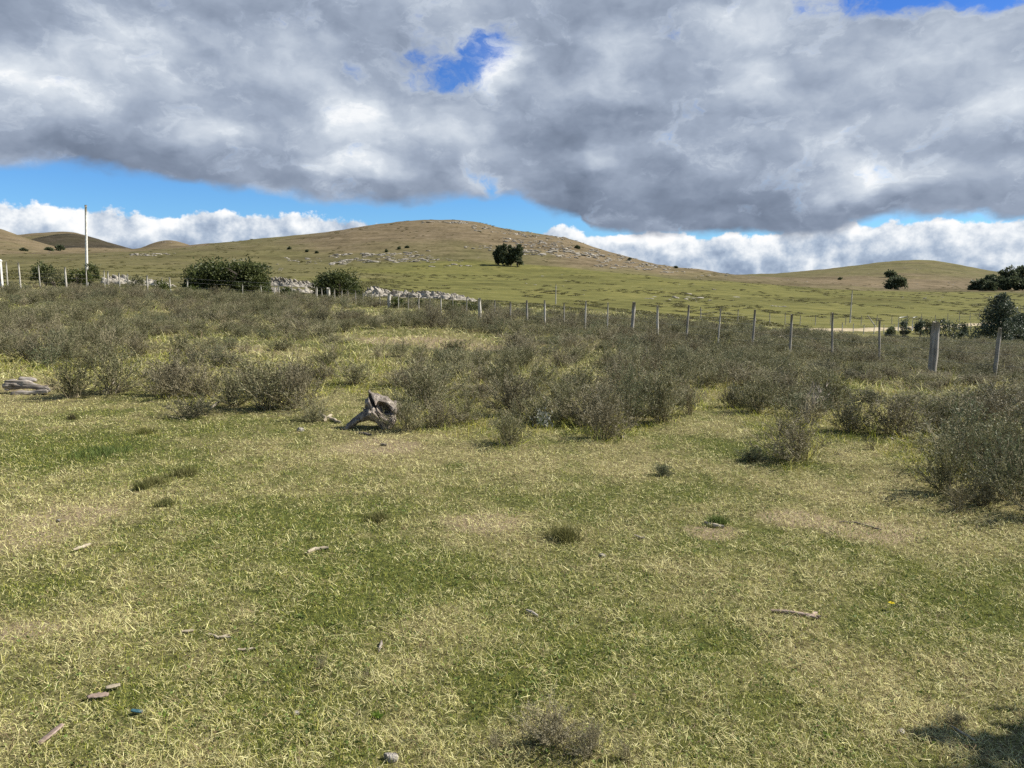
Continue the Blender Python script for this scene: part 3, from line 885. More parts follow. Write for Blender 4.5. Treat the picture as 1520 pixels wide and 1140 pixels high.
def trunk_mesh(h, r, limbs, seed, lean=(0, 0), stems=1, spread=.2):
    rg = random.Random(seed); b = MB()
    for s in range(stems):
        a = rg.uniform(0, 6.28); ox, oy = (math.cos(a) * spread * .3, math.sin(a) * spread * .3) if stems > 1 else (0, 0)
        lx, ly = (math.cos(a) * spread, math.sin(a) * spread) if stems > 1 else lean
        pts = [(ox, oy, -.15)] + [(ox + lx * f + rg.uniform(-.03, .03) * h * f, oy + ly * f + rg.uniform(-.03, .03) * h * f, h * f) for f in (.25, .5, .75, 1)]
        rr = r / math.sqrt(stems)
        b.tube(pts, [rr * 1.3, rr, rr * .8, rr * .6, rr * .3], 7)
        for k in range(limbs):
            f = rg.uniform(.25, .85); z = h * f; az = rg.uniform(0, 6.28); l = h * rg.uniform(.25, .5)
            x0, y0 = ox + lx * f, oy + ly * f
            b.tube([(x0, y0, z), (x0 + math.cos(az) * l * .5, y0 + math.sin(az) * l * .5, z + l * .35), (x0 + math.cos(az) * l, y0 + math.sin(az) * l, z + l * .6)], [rr * .5, rr * .35, rr * .12], 5)
    return b.mesh('trunk', M['bark'])

def dome_lobes(rg, w, h, n, flat=1.0):
    """lobes that fill a rounded dome of width w and height h standing on the ground"""
    L = [(0, 0, h * .42, w * .36, w * .34 * flat, h * .44)]
    for k in range(n):
        a = rg.uniform(0, 6.28); r = rg.uniform(.15, .36) * w
        z = h * rg.uniform(.10, .70) * (1 - .9 * (r / w) ** 2 * 1.6)
        s = rg.uniform(.14, .24)
        L.append((math.cos(a) * r, math.sin(a) * r * flat, z, w * s, w * s * flat, h * s * 1.05))
    return L

def bush(name, label, cat, p, w, h, mat, seed, n=4200, lf=.11, group=None, lobes=9, trunkpart=True, droop=0.0, flat=1.0, aspect=.5):
    rg = random.Random(seed)
    t = thing(name, label, cat, p, 0, group)
    link('crown', crown_mesh('crown', dome_lobes(rg, w, h, lobes, flat), n, lf, mat, seed, droop, .3, aspect), t)
    if trunkpart: link('trunk', trunk_mesh(h * .6, w * .022 + .02, 4, seed, stems=3, spread=w * .2), t)
    return t

def place_px(x, d, y_top, w_px):
    p = col(x, d); return p, w_px * d / F, top_h(p, y_top)

# broad evergreen beyond the fence: three joined domes
p, w, h = place_px(330, 53, 377, 132)
t = thing('evergreen_tree', 'broad dark green evergreen tree, widest one, spreading low beyond the left fence', 'tree', p)
rg = random.Random(4)
lob = []
for (cx, cw, ch) in [(-.26, .50, .86), (-.02, .50, 1.0), (.26, .48, .92), (.10, .5, .80), (-.36, .28, .55), (.40, .25, .5)]:
    for l in dome_lobes(rg, w * cw, h * ch * 1.0, 6): lob.append((l[0] + cx * w, l[1] + rg.uniform(-.8, .8), *l[2:]))
link('crown', crown_mesh('crown', lob, 24000, .16, 'tree', 4, 0, .25), t)
link('trunk', trunk_mesh(h * .6, .12, 5, 4, stems=5, spread=w * .34), t)

p, w, h = place_px(503, 57, 400, 82)
bush('evergreen_tree', 'single round-topped evergreen tree left of the pale rock outcrop', 'tree', p, w, h, 'tree', 7, 12000, .15, lobes=14)
p, w, h = place_px(66, 50, 384, 34)
bush('round_bush', 'dark rounded bush rising above the scrub, left of the white pole', 'bush', p, w, h, 'tree', 8, 2600, .12)
p, w, h = place_px(118, 49, 394, 40)
bush('round_bush', 'lime-tinted wide bush at the foot of the white pole', 'bush', p, w, h, 'tree_lime', 9, 2600, .10)
p, w, h = place_px(137, 51, 383, 26)
bush('round_bush', 'upright dark bush directly behind the foot of the white pole', 'bush', p, w, h, 'tree', 10, 2400, .10)
p, w, h = place_px(85, 49.5, 396, 46)
bush('round_bush', 'grey-brown leafless bush between the two dark bushes at the left', 'bush', p, w, h, 'shrub', 12, 2400, .08)
G_LOW = 'low cushions of green bush along the fence'
for k, (x, d, yt, wp, mat, lab) in enumerate([
    (240, 46, 415, 30, 'tree_lime', 'low bright green bush by the fence left of the broad evergreen'),
    (285, 47, 424, 34, 'tree_lime', 'flat bright green bush at the foot of the broad evergreen'),
    (204, 48, 405, 30, 'shrub', 'grey bushy clump among the posts left of the broad evergreen'),
    (440, 46, 432, 30, 'tree_lime', 'low lime green bush in front of the fence beside the round-topped evergreen'),
    (424, 50, 424, 22, 'tree', 'small dark bush in the gap between the two large evergreens'),
    (588, 44, 441, 26, 'tree', 'dark cushion bush behind the fence below the pale rocks'),
    (621, 42, 447, 18, 'tree', 'smallest dark cushion bush behind the fence posts'),
    (697, 40, 448, 34, 'tree', 'dark flat bush behind the fence at the end of the rocks'),
    (670, 36, 453, 36, 'tree_lime', 'lime green bush inside the fence left of the dark flat one'),
    (590, 40, 456, 30, 'tree_lime', 'lime green low bush inside the fence below the cushion bush')]):
    p, w, h = place_px(x, d, yt, wp)
    bush('low_bush', lab, 'bush', p, w, max(h, .5), mat, 40 + k, 1300, .085, G_LOW, 6, False)

# saplings and bushes by the road at the right
def sapling(label, x, d, yt, wp, seed, n, lobes_n, slim=1.0):
    p, w, h = place_px(x, d, yt, wp)
    rg = random.Random(seed); L = []
    for k in range(lobes_n):
        f = k / max(lobes_n - 1, 1); z = h * (.14 + .78 * f); r = w * .5 * (1 - f) ** .55 * .66 + w * .09
        a = rg.uniform(0, 6.28); o = w * .28 * (1 - f)
        L.append((math.cos(a) * o * rg.uniform(.5, 1), math.sin(a) * o, z, r, r, h * rg.uniform(.09, .15)))
    t = thing('gum_sapling', label, 'tree', p)
    link('crown', crown_mesh('crown', L, n, .13, 'gum', seed, .35, .3, .34), t)
    link('trunk', trunk_mesh(h * .9, .05, 7, seed, lean=(.05, 0)), t)
sapling('tall pointed grey-green sapling just behind the thin right fence post', 1487, 44, 437, 62, 61, 10000, 26)
sapling('darker sapling cut by the edge of the picture beside the tall pointed one', 1519, 45, 466, 52, 62, 6500, 16)
G_RB = 'small bushes lining the near side of the sandy road'
for k, (x, d, yt, wp, mat, lab) in enumerate([
    (1325, 56, 484, 15, 'shrub_green', 'tiny grey-green bush by the road left of two dark upright bushes'),
    (1346, 57, 471, 15, 'gum', 'slim dark upright bush by the road under the white wooden brace'),
    (1369, 57, 472, 16, 'gum', 'compact dark egg-shaped bush by the sandy road'),
    (1392, 55, 474, 16, 'gum', 'dark bush half hidden by the thick leaning post'),
    (1413, 54, 473, 36, 'gum', 'wide blue-green bush right of the thick leaning post'),
    (1434, 57, 476, 13, 'gum', 'small dark bush at the right end of the row by the road'),
    (1384, 66, 470, 22, 'shrub', 'brown bush at the roadside behind the dark egg-shaped bush')]):
    p, w, h = place_px(x, d, yt, wp)
    bush('roadside_bush', lab, 'bush', p, w, max(h, .6), mat, 70 + k, 1500, .11, G_RB, 7, True)

# trees standing on the far pasture and on the hills
def far_tree(label, x, d, yt, wp, seed, n=1500, name='pasture_tree', mat='far_tree', group=None, clear=.18, lf=None):
    p, w, h = place_px(x, d, yt, wp)
    rg = random.Random(seed); L = []
    for k in range(9):
        f = k / 8; z = h * (clear + .12 + (.82 - clear) * f)
        r = w * .5 * (.55 + .45 * math.sin(math.pi * (.18 + .70 * f)))
        a = rg.uniform(0, 6.28); o = w * .17
        L.append((math.cos(a) * o, math.sin(a) * o, z, r * .72, r * .72, h * .15))
    t = thing(name, label, 'tree', p, 0, group)
    link('crown', crown_mesh('crown', L, n, lf or .0022 * d, mat, seed, 0, .35, .6), t)
    link('trunk', trunk_mesh(h * .7, .22, 4, seed), t)
G_PAIR = 'clump of trees alone on the pasture below the big hill'
for k, (x, d, yt, wp, lab) in enumerate([(739.5, 333, 367.5, 11, 'leftmost and shortest tree of the clump alone on the pasture'), (747, 330, 366, 12, 'second tree from the left in the clump alone on the pasture'),
                                        (759, 331, 368, 12, 'third tree from the left in the clump alone on the pasture'), (768.5, 329, 366.5, 16, 'widest tree at the right end of the clump alone on the pasture')]):
    far_tree(lab, x, d, yt, wp, 90 + k, 3000, group=G_PAIR, clear=.03)
def far_bush(label, x, d, yt, wp, seed, n=1500, mat='far_tree', name='hill_bush', group=None):
    p, w, h = place_px(x, d, yt, wp)
    t = thing(name, label, 'bush', p, 0, group)
    link('crown', crown_mesh('crown', dome_lobes(random.Random(seed), w, max(h, .5), 7), n, .0024 * d, mat, seed, 0, .35, .6), t)
    link('trunk', trunk_mesh(max(h, .5) * .6, .1, 2, seed, stems=2, spread=w * .15), t)
p_ = pix(1330, 430, 200)
far_bush('large dark round tree at the foot of the right hill', 1330, p_.y, 411, 34, 95, 5200, name='round_tree')
p_ = pix(1322, 411.5, 300)
far_bush('smaller dark bush on the right hill just above the large round tree', 1322, p_.y, 402.5, 17, 96, 1300)
p_ = pix(93, 373, 300)
far_bush('dark bush on the left hill, taller of the two', 93, p_.y, 365, 13, 97, 700)
p_ = pix(78, 373, 300)
far_bush('dark flat bush on the left hill beside the taller one', 78, p_.y, 368, 12, 98, 600)
p_ = pix(40, 373, 300)
far_bush('smallest dark bush on the left hill, leftmost', 40, p_.y, 370, 10, 99, 500)
p_ = pix(857, 369, 300)
far_bush('single dark bush on the skyline of the big hill above its rocky right flank', 857, p_.y, 365.5, 6, 100, 300)
G_DOT = 'tiny dark bushes dotted on the big hill'
for k, (x, y) in enumerate([(432, 370), (458, 374), (472, 376), (575, 374), (594, 370), (605, 368), (934, 386), (1003, 398), (1246, 415)]):
    p_ = pix(x, y, 200)
    far_bush('tiny dark bush dotted on the open hillside', x, p_.y, y - 1.5, 2.6, 110 + k, 160, group=G_DOT)

G_WOOD = 'trees of the dark wood at the right'
WOOD = [(1445, 424, 12, 426, 'lowest tree at the left tip of the dark wood'), (1455, 416, 20, 425, 'second tree from the left tip of the dark wood'), (1466, 411, 20, 432, 'round tree in the left part of the dark wood, rear row'),
        (1478, 413, 20, 424, 'middle-height tree in the dark wood, front row'), (1488, 405, 20, 438, 'tree on the rising skyline of the dark wood'), (1499, 400, 22, 436, 'tall tree near the top of the dark wood'),
        (1509, 397.5, 20, 440, 'tallest tree of the dark wood on its skyline'), (1519, 399, 20, 438, 'tree cut by the picture edge at the top of the dark wood'), (1494, 416, 20, 415, 'low spreading tree in front of the dark wood'),
        (1508, 414, 22, 414, 'pale-topped tree at the front of the dark wood'), (1470, 421, 16, 414, 'small front tree in the left of the dark wood'), (1531, 396, 24, 436, 'tree just outside the picture edge in the dark wood'), (1523, 416, 22, 412, 'front tree at the edge of the dark wood')]
for k, (x, yt, wp, d, lab) in enumerate(WOOD):
    far_tree(lab, x, d - 20, yt, wp * 1.15, 130 + k, 1700, 'wood_tree', group=G_WOOD, clear=.02, lf=1.0)

# leafy bush added out of view at the right to shade the turf corner
def shade_bush():
    p = Vector((5.36, 1.80, th(5.36, 1.80)))
    t = thing('unseen_shade_bush', 'unseen dense dark bush added to shade the bottom right corner of the turf', 'bush', p)
    L = [(0, 0, 1.3, 1.05, 1.05, 1.4)] + [(x, y, 2.15, .68, .68, .72) for x, y in ((-.45, -.45), (.45, -.45), (-.45, .45), (.45, .45), (0, 0))]
    link('crown', crown_mesh('crown', L, 60000, .20, 'tree', 55, 0, .5), t)
    link('trunk', trunk_mesh(2.2, .07, 4, 55, stems=3, spread=.5), t)
shade_bush()

# ------------------------------------------------------------------ fences and poles
def post_mesh(h, r, seed, mat, sink=.3, n=10, taper=.9):
    rg = random.Random(seed); b = MB()
    pts = []; rad = []
    k = 7
    for i in range(k):
        f = i / (k - 1); pts.append((rg.uniform(-.12, .12) * r, rg.uniform(-.12, .12) * r, -sink + (h + sink) * f)); rad.append(r * (1 + (taper - 1) * f))
    b.tube(pts, rad, n, True, rg, .10)
    top = [i for i in range(len(b.v)) if i >= (k - 1) * n]
    for i in top: b.v[i] = (b.v[i][0], b.v[i][1], b.v[i][2] + rg.uniform(-.25, .25) * r)
    return b.mesh('fence_post', M[mat])

def wire_mesh(points, heights, sag=.02):
    b = MB()
    for hh in heights:
        for i in range(len(points) - 1):
            a, c = Vector(points[i]) + Vector((0, 0, hh)), Vector(points[i + 1]) + Vector((0, 0, hh))
            m = (a + c) / 2 - Vector((0, 0, sag))
            b.tube([a, m, c], [.003] * 3, 3, False)
    return b

def fence(label, specs, heights, wires=True):
    """specs: (point, height, radius, lean x, lean y, material)"""
    o = specs[len(specs) // 2][0]
    t = thing('wire_fence', label, 'fence', o)
    for i, (p, h, r, lx, ly, mat) in enumerate(specs):
        q = link('fence_post', post_mesh(h, r, int(p.x * 71 + p.y * 13 + 1000), mat), t, p - o)
        q.rotation_euler = (ly, lx, 0)
    if wires:
        ps = [s[0] - o + Vector((0, -s[2] - .004, 0)) for s in specs]
        link('wire', wire_mesh(ps, heights).mesh('wire', M['steel']), t)
    return t

TOPY = {-2: 492, -1: 485, 0: 478, 1: 472.5, 2: 467, 3: 464, 4: 460.5, 5: 458, 6: 455, 7: 452.5, 8: 449.5, 9: 448, 10: 448.5, 11: 447.5, 12: 447, 13: 446.5, 14: 446, 15: 444.5, 16: 442}
BIG = {0: .088, 8: .062, 16: .075, 24: .10, 32: .12}
specs = []
rg = random.Random(8)
for n in range(-2, 35):
    x = 37 + 21545 / (n + 15.9); d = n + 15.9
    if n == -1: x = 1486
    p = col(x, d)
    ty = TOPY.get(n, 442 - (n - 16) * .33)
    h = top_h(p, ty) + rg.uniform(-.05, .05)
    r = BIG.get(n, rg.uniform(.020, .040))
    lx = .025 if n == 0 else rg.uniform(-.04, .06)
    if n == -1: lx = .03
    specs.append((p, max(h, .75), r, lx, rg.uniform(-.04, .04), 'post_pale' if n in (16, 24, 32) or rg.random() < .25 else 'post'))
fence('long post and wire fence running from the thick leaning post away to the left', specs, (.35, .58, .80))
specs = []
rg = random.Random(9)
for (x, d, ty, r) in [(470, 50.3, 439, .05), (433, 50.6, 432, .03), (414, 50.4, 430, .05), (407, 50.2, 426, .04), (388, 49.8, 431, .03), (360, 49.5, 428, .03), (278, 48.6, 415.5, .045), (253, 48.4, 411.5, .05), (241, 48.2, 412, .03), (219, 48, 408.5, .05), (191, 47.8, 406.5, .05), (178, 47.6, 405, .045),
                      (161, 47.4, 402.5, .05), (156, 47.2, 401, .03), (129, 47, 399, .035), (99, 46.6, 396.5, .06), (60, 46.3, 393, .035), (31, 46, 389.5, .05), (12, 45.8, 388, .04), (-30, 45.4, 386, .05), (-80, 45, 384, .05)]:
    p = col(x, d); h = top_h(p, ty)
    specs.append((p, max(h, .8), r, rg.uniform(-.03, .05), 0, 'post_pale'))
fence('row of pale posts and wire along the top of the scrub at the left', specs, (.4, .7, .95))
specs = []
for k in range(34):
    s = k * 4.2 - 4; ax, ay, bx, by = 24.0, 66.0, 112.0, 150.0
    L = math.hypot(bx - ax, by - ay); ux, uy = (bx - ax) / L, (by - ay) / L
    o = 6.4 + 2.2 * math.sin(s / 17)
    x, y = ax + ux * s - uy * o, ay + uy * s + ux * o
    specs.append((Vector((x, y, th(x, y))), 1.15 + .1 * ((k * 7) % 3), .045, 0.02 * ((k * 5) % 4 - 1.5), 0, 'post'))
fence('thin distant fence on the far side of the sandy road', specs, (.3, .6, .9))
specs = []
for k in range(14):
    s = k * 3.4 + 2
    o = -4.6 + 2.2 * math.sin(s / 17)
    x, y = ax + ux * s - uy * o, ay + uy * s + ux * o
    specs.append((Vector((x, y, th(x, y))), .95, .04, 0.02 * ((k * 5) % 4 - 1.5), 0, 'post_pale'))
fence('short thin fence on the near side of the sandy road', specs, (.3, .6, .85))

def pole(name, label, x, d, y_top, r0, r1, mat, lean=0.0, extra=None):
    p = col(x, d); h = top_h(p, y_top)
    t = thing(name, label, 'pole', p); t.rotation_euler = (0, lean, 0)
    b = MB(); k = 9
    b.tube([(0, 0, -.4 + (h + .4) * i / (k - 1)) for i in range(k)], [r0 + (r1 - r0) * i / (k - 1) for i in range(k)], 10)
    link('shaft', b.mesh('shaft', M[mat]), t)
    c = MB()
    if extra == 'cap':
        c.tube([(0, 0, h - .02), (0, 0, h + .10)], [r1 * 1.25, r1 * 1.1], 10); link('cap', c.mesh('cap', M['post']), t)
        c = MB(); c.tube([(0, 0, .75), (0, 0, 1.15)], [r0 * 1.12, r0 * 1.12], 12); link('collar', c.mesh('collar', M['post']), t)
    else:
        c.tube([(0, 0, h * .78), (0, 0, h * .80)], [r1 * 1.35, r1 * 1.35], 8); link('band', c.mesh('band', M['steel']), t)
    return t
pole('utility_pole', 'tall white pole standing against the sky at the left', 129.5, 58, 306, .115, .075, 'concrete', .056, 'cap')
pole('wooden_pole', 'slim bare pole in the pasture behind the fence near the middle', 825, 96, 421, .075, .05, 'post_pale', .004)
pole('wooden_pole', 'slim bare pole in the pasture beyond the sandy road', 1264.5, 104, 430.5, .10, .07, 'post_pale', .014)
# leaning stay post
p = col(1303, 95)
t = thing('leaning_post', 'pale post leaning over to the left beyond the sandy road', 'post', p); t.rotation_euler = (0, -.66, 0)
b = MB(); b.tube([(0, 0, -.3), (0, 0, .9), (0, 0, 1.75)], [.075, .07, .06], 8); link('shaft', b.mesh('shaft', M['post_pale']), t)
b = MB(); b.tube([(0, 0, 1.75), (0, 0, 1.80)], [.066, .05], 8); link('cap', b.mesh('cap', M['post']), t)
# two braces of the roadside fence
for x, d, lab, kx in [(1337, 84, 'white wooden fence brace by the road with a full top rail', 1.0), (1358, 86, 'white wooden fence brace by the road with a broken top rail', .55)]:
    p = col(x, d); h = top_h(p, 471)
    t = thing('fence_brace', lab, 'fence brace', p)
    b = MB(); b.tube([(0, 0, -.3), (0, 0, h)], [.06, .055], 8); link('fence_post', b.mesh('fence_post', M['whitewash']), t)
    b = MB(); b.tube([(0, 0, h - .05), (1.0 * kx, .1, h + .07)], [.05, .045], 8); link('rail', b.mesh('rail', M['whitewash']), t)
    if kx == 1.0:
        b = MB(); b.tube([(1.0, .1, -.3), (1.0, .1, h + .08)], [.055, .05], 8); link('fence_post', b.mesh('fence_post', M['whitewash']), t)
# white gate pillar at the left edge
p = col(2.5, 45.6); h = top_h(p, 388)
t = thing('gate_pillar', 'square whitewashed pillar at the left edge of the scrub', 'pillar', p)
b = MB(); b.box((0, 0, h / 2 - .1), (.17, .17, h + .2)); link('shaft', b.mesh('shaft', M['whitewash'], False), t)
b = MB(); b.box((0, 0, h + .03), (.22, .22, .06)); b.box((0, 0, h + .09), (.16, .16, .06)); link('cap', b.mesh('cap', M['concrete'], False), t)
b = MB(); b.box((.03, -.10, h * .42), (.08, .03, h * .34)); link('dark_panel', b.mesh('dark_panel', M['bark'], False), t)

# ------------------------------------------------------------------ rocks
def worley(X, Y, s, seed):
    ix = np.floor(X * s); iy = np.floor(Y * s); best = np.full(X.shape, 9.0); second = best.copy()
    for i in (-1, 0, 1):
        for j in (-1, 0, 1):
            cx = ix + i; cy = iy + j
            px = cx + _hash(cx, cy, seed); py = cy + _hash(cx, cy, seed + 9)
            dd = np.hypot(X * s - px, Y * s - py)
            second = np.where(dd < best, best, np.minimum(second, dd)); best = np.minimum(best, dd)
    return best, second

def outcrop(label, x0, x1, d, prof, depth, seed, base=0.0):
    """craggy rock seam; prof: (pixel column, crest row)"""
    a, c = col(x0, d), col(x1, d); mid = (a + c) / 2; mid.z = th(mid.x, mid.y)
    half = (c.x - a.x) / 2
    xs = np.array([(q[0] - 760) / F * d - mid.x for q in prof]); hs = np.array([EYE + float(ray(760, q[1])[1]) * d - mid.z for q in prof])
    def sdf(X, Y, Z):
        H = np.interp(X, xs, hs)
        g = terrain(X[:, :, 0] + mid.x, Y[:, :, 0] + mid.y)[:, :, None] - mid.z
        ww, w2 = worley(X + n3(X, Y, Z, 1.3, seed) * .8, Y * 1.2 + Z * .9, 1.5, seed)
        crack = np.clip((w2 - ww) * 2.2, 0, 1)
        H = H * (.35 + .75 * fbm(X * .75, Y * .9, 4, seed + 3)) * (.5 + .5 * crack)
        H = H * np.clip(1.15 - (np.abs(Y + (fbm(X * .4, Y * 0, 2, seed) - .5) * 2) / depth) ** 2, 0, 1) * np.clip((half - np.abs(X)) / 1.0, 0, 1)
        H = g + H - .14
        return (Z - H) * .7 + (n3(X, Y, Z, 2.6, seed + 2) - .5) * .42
    V, Q = surface_nets(sdf, (-half - .5, -depth - .6, -.9), (half + .5, depth + .6, max(hs.max() * 1.25, .6) + .5), .13)
    o = link('rock_outcrop', mesh_np('rock_outcrop', V, Q, None, None, False, [M['rock']]), None, mid)
    tag(o, label, 'rock outcrop')
outcrop('long pale craggy rock outcrop right of the round-topped evergreen', 532, 716, 74, [(530, 438), (548, 427), (566, 424), (580, 427), (600, 425), (625, 428), (650, 429), (672, 428), (690, 431), (705, 435), (716, 438)], 2.2, 3)
outcrop('pale rock outcrop between the two large evergreens', 392, 478, 72, [(390, 427), (402, 425), (425, 424), (440, 425), (460, 423), (478, 427)], 1.8, 14)
outcrop('flat pale rock seam higher up between the two large evergreens', 396, 482, 118, [(394, 412), (410, 409), (440, 409), (462, 411), (482, 414)], 1.6, 25)
outcrop('low pale rock seam behind the posts left of the broad evergreen', 150, 262, 72, [(148, 400), (160, 400), (185, 405), (215, 407), (240, 407), (262, 410)], 1.5, 36)

def rock_mesh(seed, flat=.55):
    import bmesh
    rg = np.random.default_rng(seed)
    bm = bmesh.new(); bmesh.ops.create_icosphere(bm, subdivisions=3, radius=.5)
    P = np.array([v.co[:] for v in bm.verts])
    for k in range(9):
        nrm = unit(rg.normal(size=(1, 3)))[0]; o = rg.uniform(.24, .42)
        dd = P @ nrm - o; P = P - np.where(dd > 0, dd, 0)[:, None] * nrm * .9
    P = P * (1 + (n3(P[:, 0] + seed, P[:, 1], P[:, 2], 5, seed) - .5)[:, None] * .3)
    P[:, 2] *= flat; P[:, 0] *= 1.35
    for v, q in zip(bm.verts, P): v.co = q
    me = bpy.data.meshes.new('rock'); bm.to_mesh(me); bm.free(); me.materials.append(M['rock'])
    return me
ROCKS = [rock_mesh(s, .45 + .1 * (s % 3)) for s in range(6)]
def hillside_rocks():
    rg = np.random.default_rng(77); pts = []
    def band(x0, x1, y0, y1, n, s0, s1, slope=0.0):
        for k in range(n):
            f = rg.random(); x = x0 + (x1 - x0) * f; y = rg.uniform(y0, y1) + slope * f
            if vnoise(np.array(x / 16), np.array(y / 2.4), 5) < .45: continue
            p = pix(x, y, 150, 1600)
            s = rg.uniform(s0, s1) * 1.45 * (1.6 if rg.random() < .1 else 1)
            pts.append((p.x, p.y, p.z, s * rg.uniform(.35, .8), s, rg.uniform(0, 6.28), int(rg.integers(0, 6))))
    band(488, 640, 378, 394, 420, .5, 1.9, -6)
    band(420, 520, 382, 392, 90, .4, 1.3)
    band(620, 720, 384, 398, 60, .4, 1.6, -2)
    band(625, 700, 329.5, 332, 130, .7, 2.0)
    band(700, 790, 334, 343, 130, .6, 1.9, 8)
    band(745, 890, 346, 376, 750, .5, 1.9, 10)
    band(690, 770, 364, 372, 60, .6, 1.6)
    band(880, 1010, 374, 396, 420, .5, 1.8, 12)
    band(1000, 1090, 396, 408, 60, .5, 1.5, 4)
    band(960, 1120, 410, 450, 50, .3, .9)
    band(1000, 1040, 439, 443, 40, .3, .9)
    band(1140, 1170, 470, 475, 30, .15, .5)
    band(780, 900, 400, 440, 20, .25, .8)
    band(1160, 1420, 393, 425, 60, .5, 1.6)
    band(1330, 1400, 441, 446, 16, .4, .9)
    band(190, 260, 376, 380, 70, .5, 1.5)
    band(240, 275, 357.5, 361, 26, .9, 2.0)
    band(0, 30, 385, 388, 20, .4, 1.0)
    band(60, 75, 373.5, 375, 14, .8, 2.2)
    band(300, 420, 384, 402, 60, .4, 1.2)
    scatter('hillside_rocks', 'pale rocks strewn over the hillsides', 'rocks', pts, ROCKS)
hillside_rocks()

# tussocks of coarse grass and heath over the far pasture
def pasture_tussocks():
    rg = np.random.default_rng(78)
    n = 11000
    d = np.exp(rg.uniform(math.log(58), math.log(620), n)); t = rg.uniform(-.8, .8, n)
    x = t * d; y = d
    k = fbm(x / 9, y / 26, 3, 91) + .25 * (fbm(x / 50, y / 90, 2, 95) - .5) > .56
    k &= rg.random(n) < np.where(d > 330, .55, 1)
    x, y = x[k], y[k]
    o, s, L = road_offset(x, y); q = (np.abs(o) > 3.6) | (s < -8); x, y = x[q], y[q]
    z = terrain(x, y); d = np.hypot(x, y)
    sz = rg.uniform(.5, 1.25, len(x)) * (.8 + d / 450)
    pts = [(a, b, c, v * .20, v * .8, rg.uniform(0, 6.28), int(rg.integers(0, 3))) for a, b, c, v in zip(x, y, z, sz)]
    kinds = []
    for s_ in range(3):
        rr = np.random.default_rng(300 + s_); m = 110
        P = rr.normal(0, .34, (m, 3)) * np.array([1, 1, 0]); P[:, 2] = rr.uniform(-.02, .35, m)
        D = unit(rr.normal(0, .6, (m, 3)) + np.array([0, 0, 1.1])); L = rr.uniform(.25, .6, m)
        V, Q = leaf_quads(P, D, L, L * .35, rr)
        kinds.append(mesh_np('tussock', V, Q, None, {'v': ('FLOAT', np.repeat(np.clip(rr.normal(.55, .2, m), 0, 1), 4))}, False, [M['tussock']]))
    scatter('pasture_tussocks', 'dark tussocks streaking the green pasture', 'tussocks', pts, kinds)
M['tussock'] = mat_leaf('tussock_leaves', [(.085, .083, .030), (.13, .125, .045), (.165, .155, .06), (.20, .18, .08)], .2, var=.3)
pasture_tussocks()

